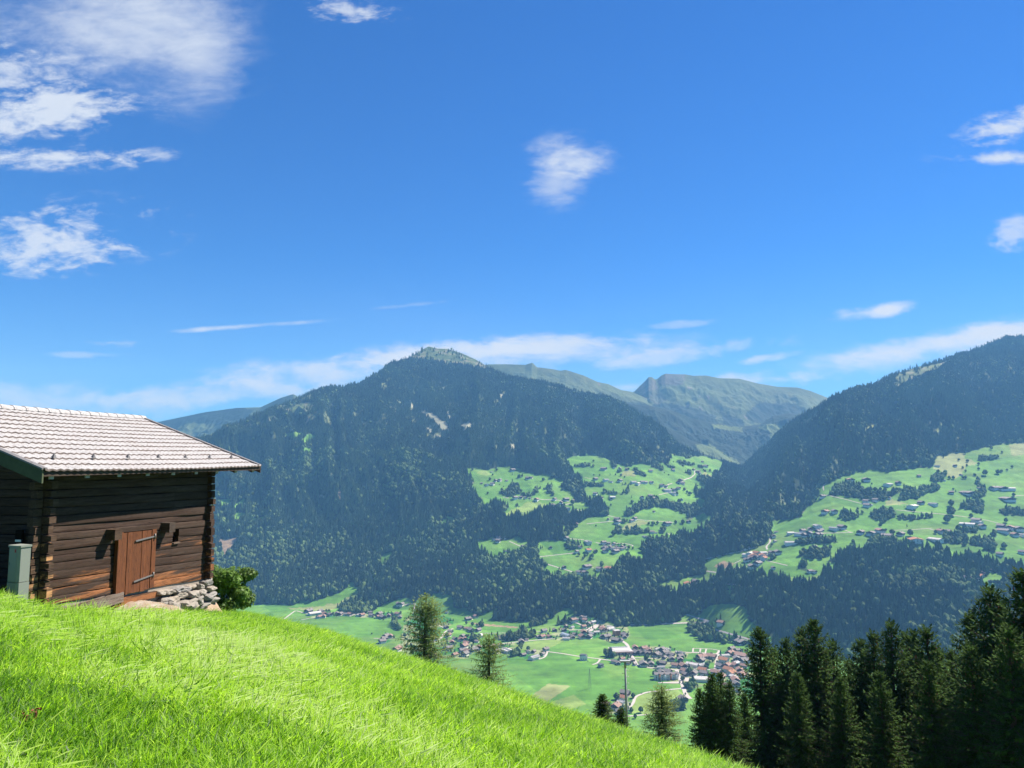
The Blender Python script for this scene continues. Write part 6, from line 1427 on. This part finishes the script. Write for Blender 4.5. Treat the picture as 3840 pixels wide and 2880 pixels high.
mb = MB(); mb.add([(.078, -.147, .775), (.098, -.147, .775), (.094, -.147, .80), (.1, -.147, .80), (.084, -.147, .822), (.088, -.147, .803), (.08, -.147, .803)], [(0,1,2,3,4,5,6)]); mb.build('sticker_mark', simple('sticker_black', (.02, .02, .02), .5), s_)
cbox(-.12, -.10, -.147, -.1422, .50, .56, 'lock', M_IRON, d)
# dark cable duct with pale clips on the gable wall
o = tag(empty('cable_duct', b2w(-.10, .40, -3.3), BYAW), 'dark cable duct with four white clips on the barn gable', 'cable duct')
mb = MB(); mb.box(-.09, -.02, -.09, .07, .0, 1.75); mb.build('duct', M_DARK, o)
for k, z in enumerate((.12, .52, .92, 1.50)):
    mb = MB(); mb.box(-.105, -.092, -.09, .05, z, z+.045); mb.build('clip', simple('clip_white', (.7, .7, .66), .6) if k == 0 else bpy.data.materials['clip_white'], o)

# ================================================================== AIR, SKY, SUN
SUN_AZ, SUN_EL = R(57), R(49)
sd = Vector((math.sin(SUN_AZ)*math.cos(SUN_EL), math.cos(SUN_AZ)*math.cos(SUN_EL), math.sin(SUN_EL)))
sl = bpy.data.lights.new('sun', 'SUN'); sl.energy = 5.0; sl.angle = R(.53); sl.color = (1.0, .955, .89)
so = bpy.data.objects.new('sun', sl); COL.objects.link(so); so.rotation_euler = sd.to_track_quat('Z', 'Y').to_euler(); so.location = sd*200

mb = MB(); mb.box(-9000, 9000, -60, 9300, -560, 1120)
m, nt, out = new_mat('haze_air'); vp = nt.nodes.new('ShaderNodeVolumePrincipled')
vp.inputs['Color'].default_value = (.22, .56, 1.0, 1); vp.inputs['Density'].default_value = 7.8e-5; vp.inputs['Anisotropy'].default_value = .0
vp.inputs['Absorption Color'].default_value = (.5, .5, .5, 1)
L(nt, vp.outputs[0], out.inputs['Volume']); m.cycles.volume_sampling = 'DISTANCE'
tag(mb.build('haze', m), 'thin blue air over the valley', kind='stuff')

wd = bpy.data.worlds.new('World'); SC.world = wd; wd.use_nodes = True
nt = wd.node_tree; nt.nodes.clear()
wo = nt.nodes.new('ShaderNodeOutputWorld'); bg = nt.nodes.new('ShaderNodeBackground'); L(nt, bg.outputs[0], wo.inputs[0])
sky = nt.nodes.new('ShaderNodeTexSky'); sky.sky_type = 'NISHITA'; sky.sun_disc = False; sky.sun_elevation = SUN_EL; sky.sun_rotation = SUN_AZ
sky.altitude = 1300; sky.air_density = 1.0; sky.dust_density = .0; sky.ozone_density = 2.2
STR = .051
tc = nt.nodes.new('ShaderNodeTexCoord'); sep = N(nt, 'ShaderNodeSeparateXYZ'); L(nt, tc.outputs['Generated'], sep.inputs[0])
yy_ = math_n(nt, 'MAXIMUM', sep.outputs['Y'], .02)
ud = math_n(nt, 'DIVIDE', sep.outputs['X'], yy_); vd = math_n(nt, 'DIVIDE', sep.outputs['Z'], yy_)
cb = N(nt, 'ShaderNodeCombineXYZ'); L(nt, ud, cb.inputs[0]); L(nt, vd, cb.inputs[1]); uvv = cb.outputs[0]
nA = tex_noise(nt, mapping(nt, uvv, (7, 17, 1)), 1.0, 9, .62, .6)       # streaked cloud texture
nB = tex_noise(nt, mapping(nt, uvv, (2.2, 4.5, 1), (5, 2, 0)), 1.0, 6, .6, .5)
nC = tex_noise(nt, mapping(nt, uvv, (26, 60, 1), (1, 7, 0)), 1.0, 6, .65, .3)
tex = math_n(nt, 'ADD', math_n(nt, 'MULTIPLY', nA, .62), math_n(nt, 'MULTIPLY', nC, .38))
acc = None
# cloud banks: centre and half-axes in directions seen from the meadow, tilt, ragged amount, thickness
CLOUDS = [(560,90,430,330,-.30,.22,.72),(740,190,190,270,.12,.16,.70),(300,90,460,260,-.1,.28,.62),(120,250,260,120,.1,.6,.55),(120,430,420,110,.15,.8,.95),(230,590,330,48,-.02,.8,.95),(170,900,420,130,.10,.95,.88),(60,260,200,120,0,.9,.55),(590,580,90,30,0,.8,.6),
          (1300,40,190,48,-.1,1.0,.8),(2150,590,160,85,-.1,.40,.9),(2090,690,130,90,.3,.45,.6),(3790,470,210,60,.30,.75,.95),(3730,592,240,26,.03,.6,.95),(3800,880,110,60,.5,.8,.7),
          (3300,1165,210,28,.13,.5,.98),(3560,1290,600,62,.17,.30,1.0),(3600,1270,480,40,.17,.4,1.0),(3900,1240,420,70,.18,.25,1.0),(2060,1315,560,62,.03,.35,1.0),(1960,1300,440,40,.05,.45,1.0),(1480,1350,330,36,.1,.5,1.0),(1650,1330,460,52,.08,.4,1.0),(1180,1390,420,56,.06,.55,.8),(2500,1335,420,34,.12,.7,.6),(2850,1345,130,16,.15,.6,.75),
          (880,1226,300,11,.07,.45,.85),(420,1285,110,16,0,.8,.5),(330,1330,140,12,0,.8,.4),(2360,1450,160,26,0,.5,.7),(2920,1420,320,28,.02,.7,.75),(250,1500,760,60,-.05,.5,.55),(800,1480,520,50,.02,.6,.5),(1250,1420,600,60,.03,.5,.4),(2560,1215,110,14,.1,.8,.4),(1580,1140,160,8,.1,1.0,.2)]
for (cx, cy, rx, ry, tilt, rag, thick) in CLOUDS:
    cu, cv = [float(q) for q in uv(cx, cy)]; ru = 1.45*rx/F_PX; rv = 1.5*ry/F_PX
    du = math_n(nt, 'SUBTRACT', ud, cu); dv = math_n(nt, 'SUBTRACT', vd, cv)
    ct, st_ = math.cos(tilt), math.sin(tilt)
    a = math_n(nt, 'MULTIPLY', math_n(nt, 'ADD', math_n(nt, 'MULTIPLY', du, ct), math_n(nt, 'MULTIPLY', dv, st_)), 1/ru)
    b = math_n(nt, 'MULTIPLY', math_n(nt, 'SUBTRACT', math_n(nt, 'MULTIPLY', dv, ct), math_n(nt, 'MULTIPLY', du, st_)), 1/rv)
    d2 = math_n(nt, 'ADD', math_n(nt, 'MULTIPLY', a, a), math_n(nt, 'MULTIPLY', b, b))
    f = math_n(nt, 'SUBTRACT', 1.0, math_n(nt, 'SQRT', d2))
    g_ = math_n(nt, 'ADD', f, math_n(nt, 'MULTIPLY', math_n(nt, 'SUBTRACT', tex, .5), 7.0*rag))
    mr = N(nt, 'ShaderNodeMapRange', interpolation_type='SMOOTHSTEP'); L(nt, g_, mr.inputs[0]); mr.inputs[1].default_value = .12; mr.inputs[2].default_value = 1.15; mr.inputs[3].default_value = 0; mr.inputs[4].default_value = thick
    al = math_n(nt, 'MULTIPLY', mr.outputs[0], math_n(nt, 'MULTIPLY', f, 2.6, clamp=True))
    acc = al if acc is None else math_n(nt, 'SUBTRACT', 1.0, math_n(nt, 'MULTIPLY', math_n(nt, 'SUBTRACT', 1.0, acc), math_n(nt, 'SUBTRACT', 1.0, al)))
acc = math_n(nt, 'MULTIPLY', acc, math_n(nt, 'GREATER_THAN', sep.outputs['Y'], .05))
# thin veil low over the ridges
veil = N(nt, 'ShaderNodeMapRange', interpolation_type='SMOOTHSTEP'); L(nt, vd, veil.inputs[0]); veil.inputs[1].default_value = .30; veil.inputs[2].default_value = .03; veil.inputs[3].default_value = 0; veil.inputs[4].default_value = .22
va = math_n(nt, 'MULTIPLY', veil.outputs[0], math_n(nt, 'MULTIPLY', nB, 1.5, clamp=True))
skc = mixc(nt, 1.0, sky.outputs[0], (.20, .65, 1.27), 'MULTIPLY')
skc2 = mixc(nt, va, skc, (4.3, 5.3, 7.4))
cl = mixc(nt, nB, (5.2, 5.9, 7.2), (6.9, 7.3, 7.8))
fin = mixc(nt, acc, skc2, cl)
L(nt, fin, bg.inputs[0]); bg.inputs[1].default_value = STR

SC.view_settings.view_transform = 'Standard'; SC.view_settings.look = 'None'; SC.view_settings.gamma = 1.0; SC.view_settings.exposure = 1.2
SC.cycles.max_bounces = 6; SC.cycles.diffuse_bounces = 3; SC.cycles.transmission_bounces = 3; SC.cycles.transparent_max_bounces = 6; SC.cycles.volume_bounces = 0
SC.cycles.use_denoising = True; SC.cycles.denoising_prefilter = 'ACCURATE'; SC.cycles.denoising_input_passes = 'RGB_ALBEDO_NORMAL'
SC.cycles.sample_clamp_indirect = 6
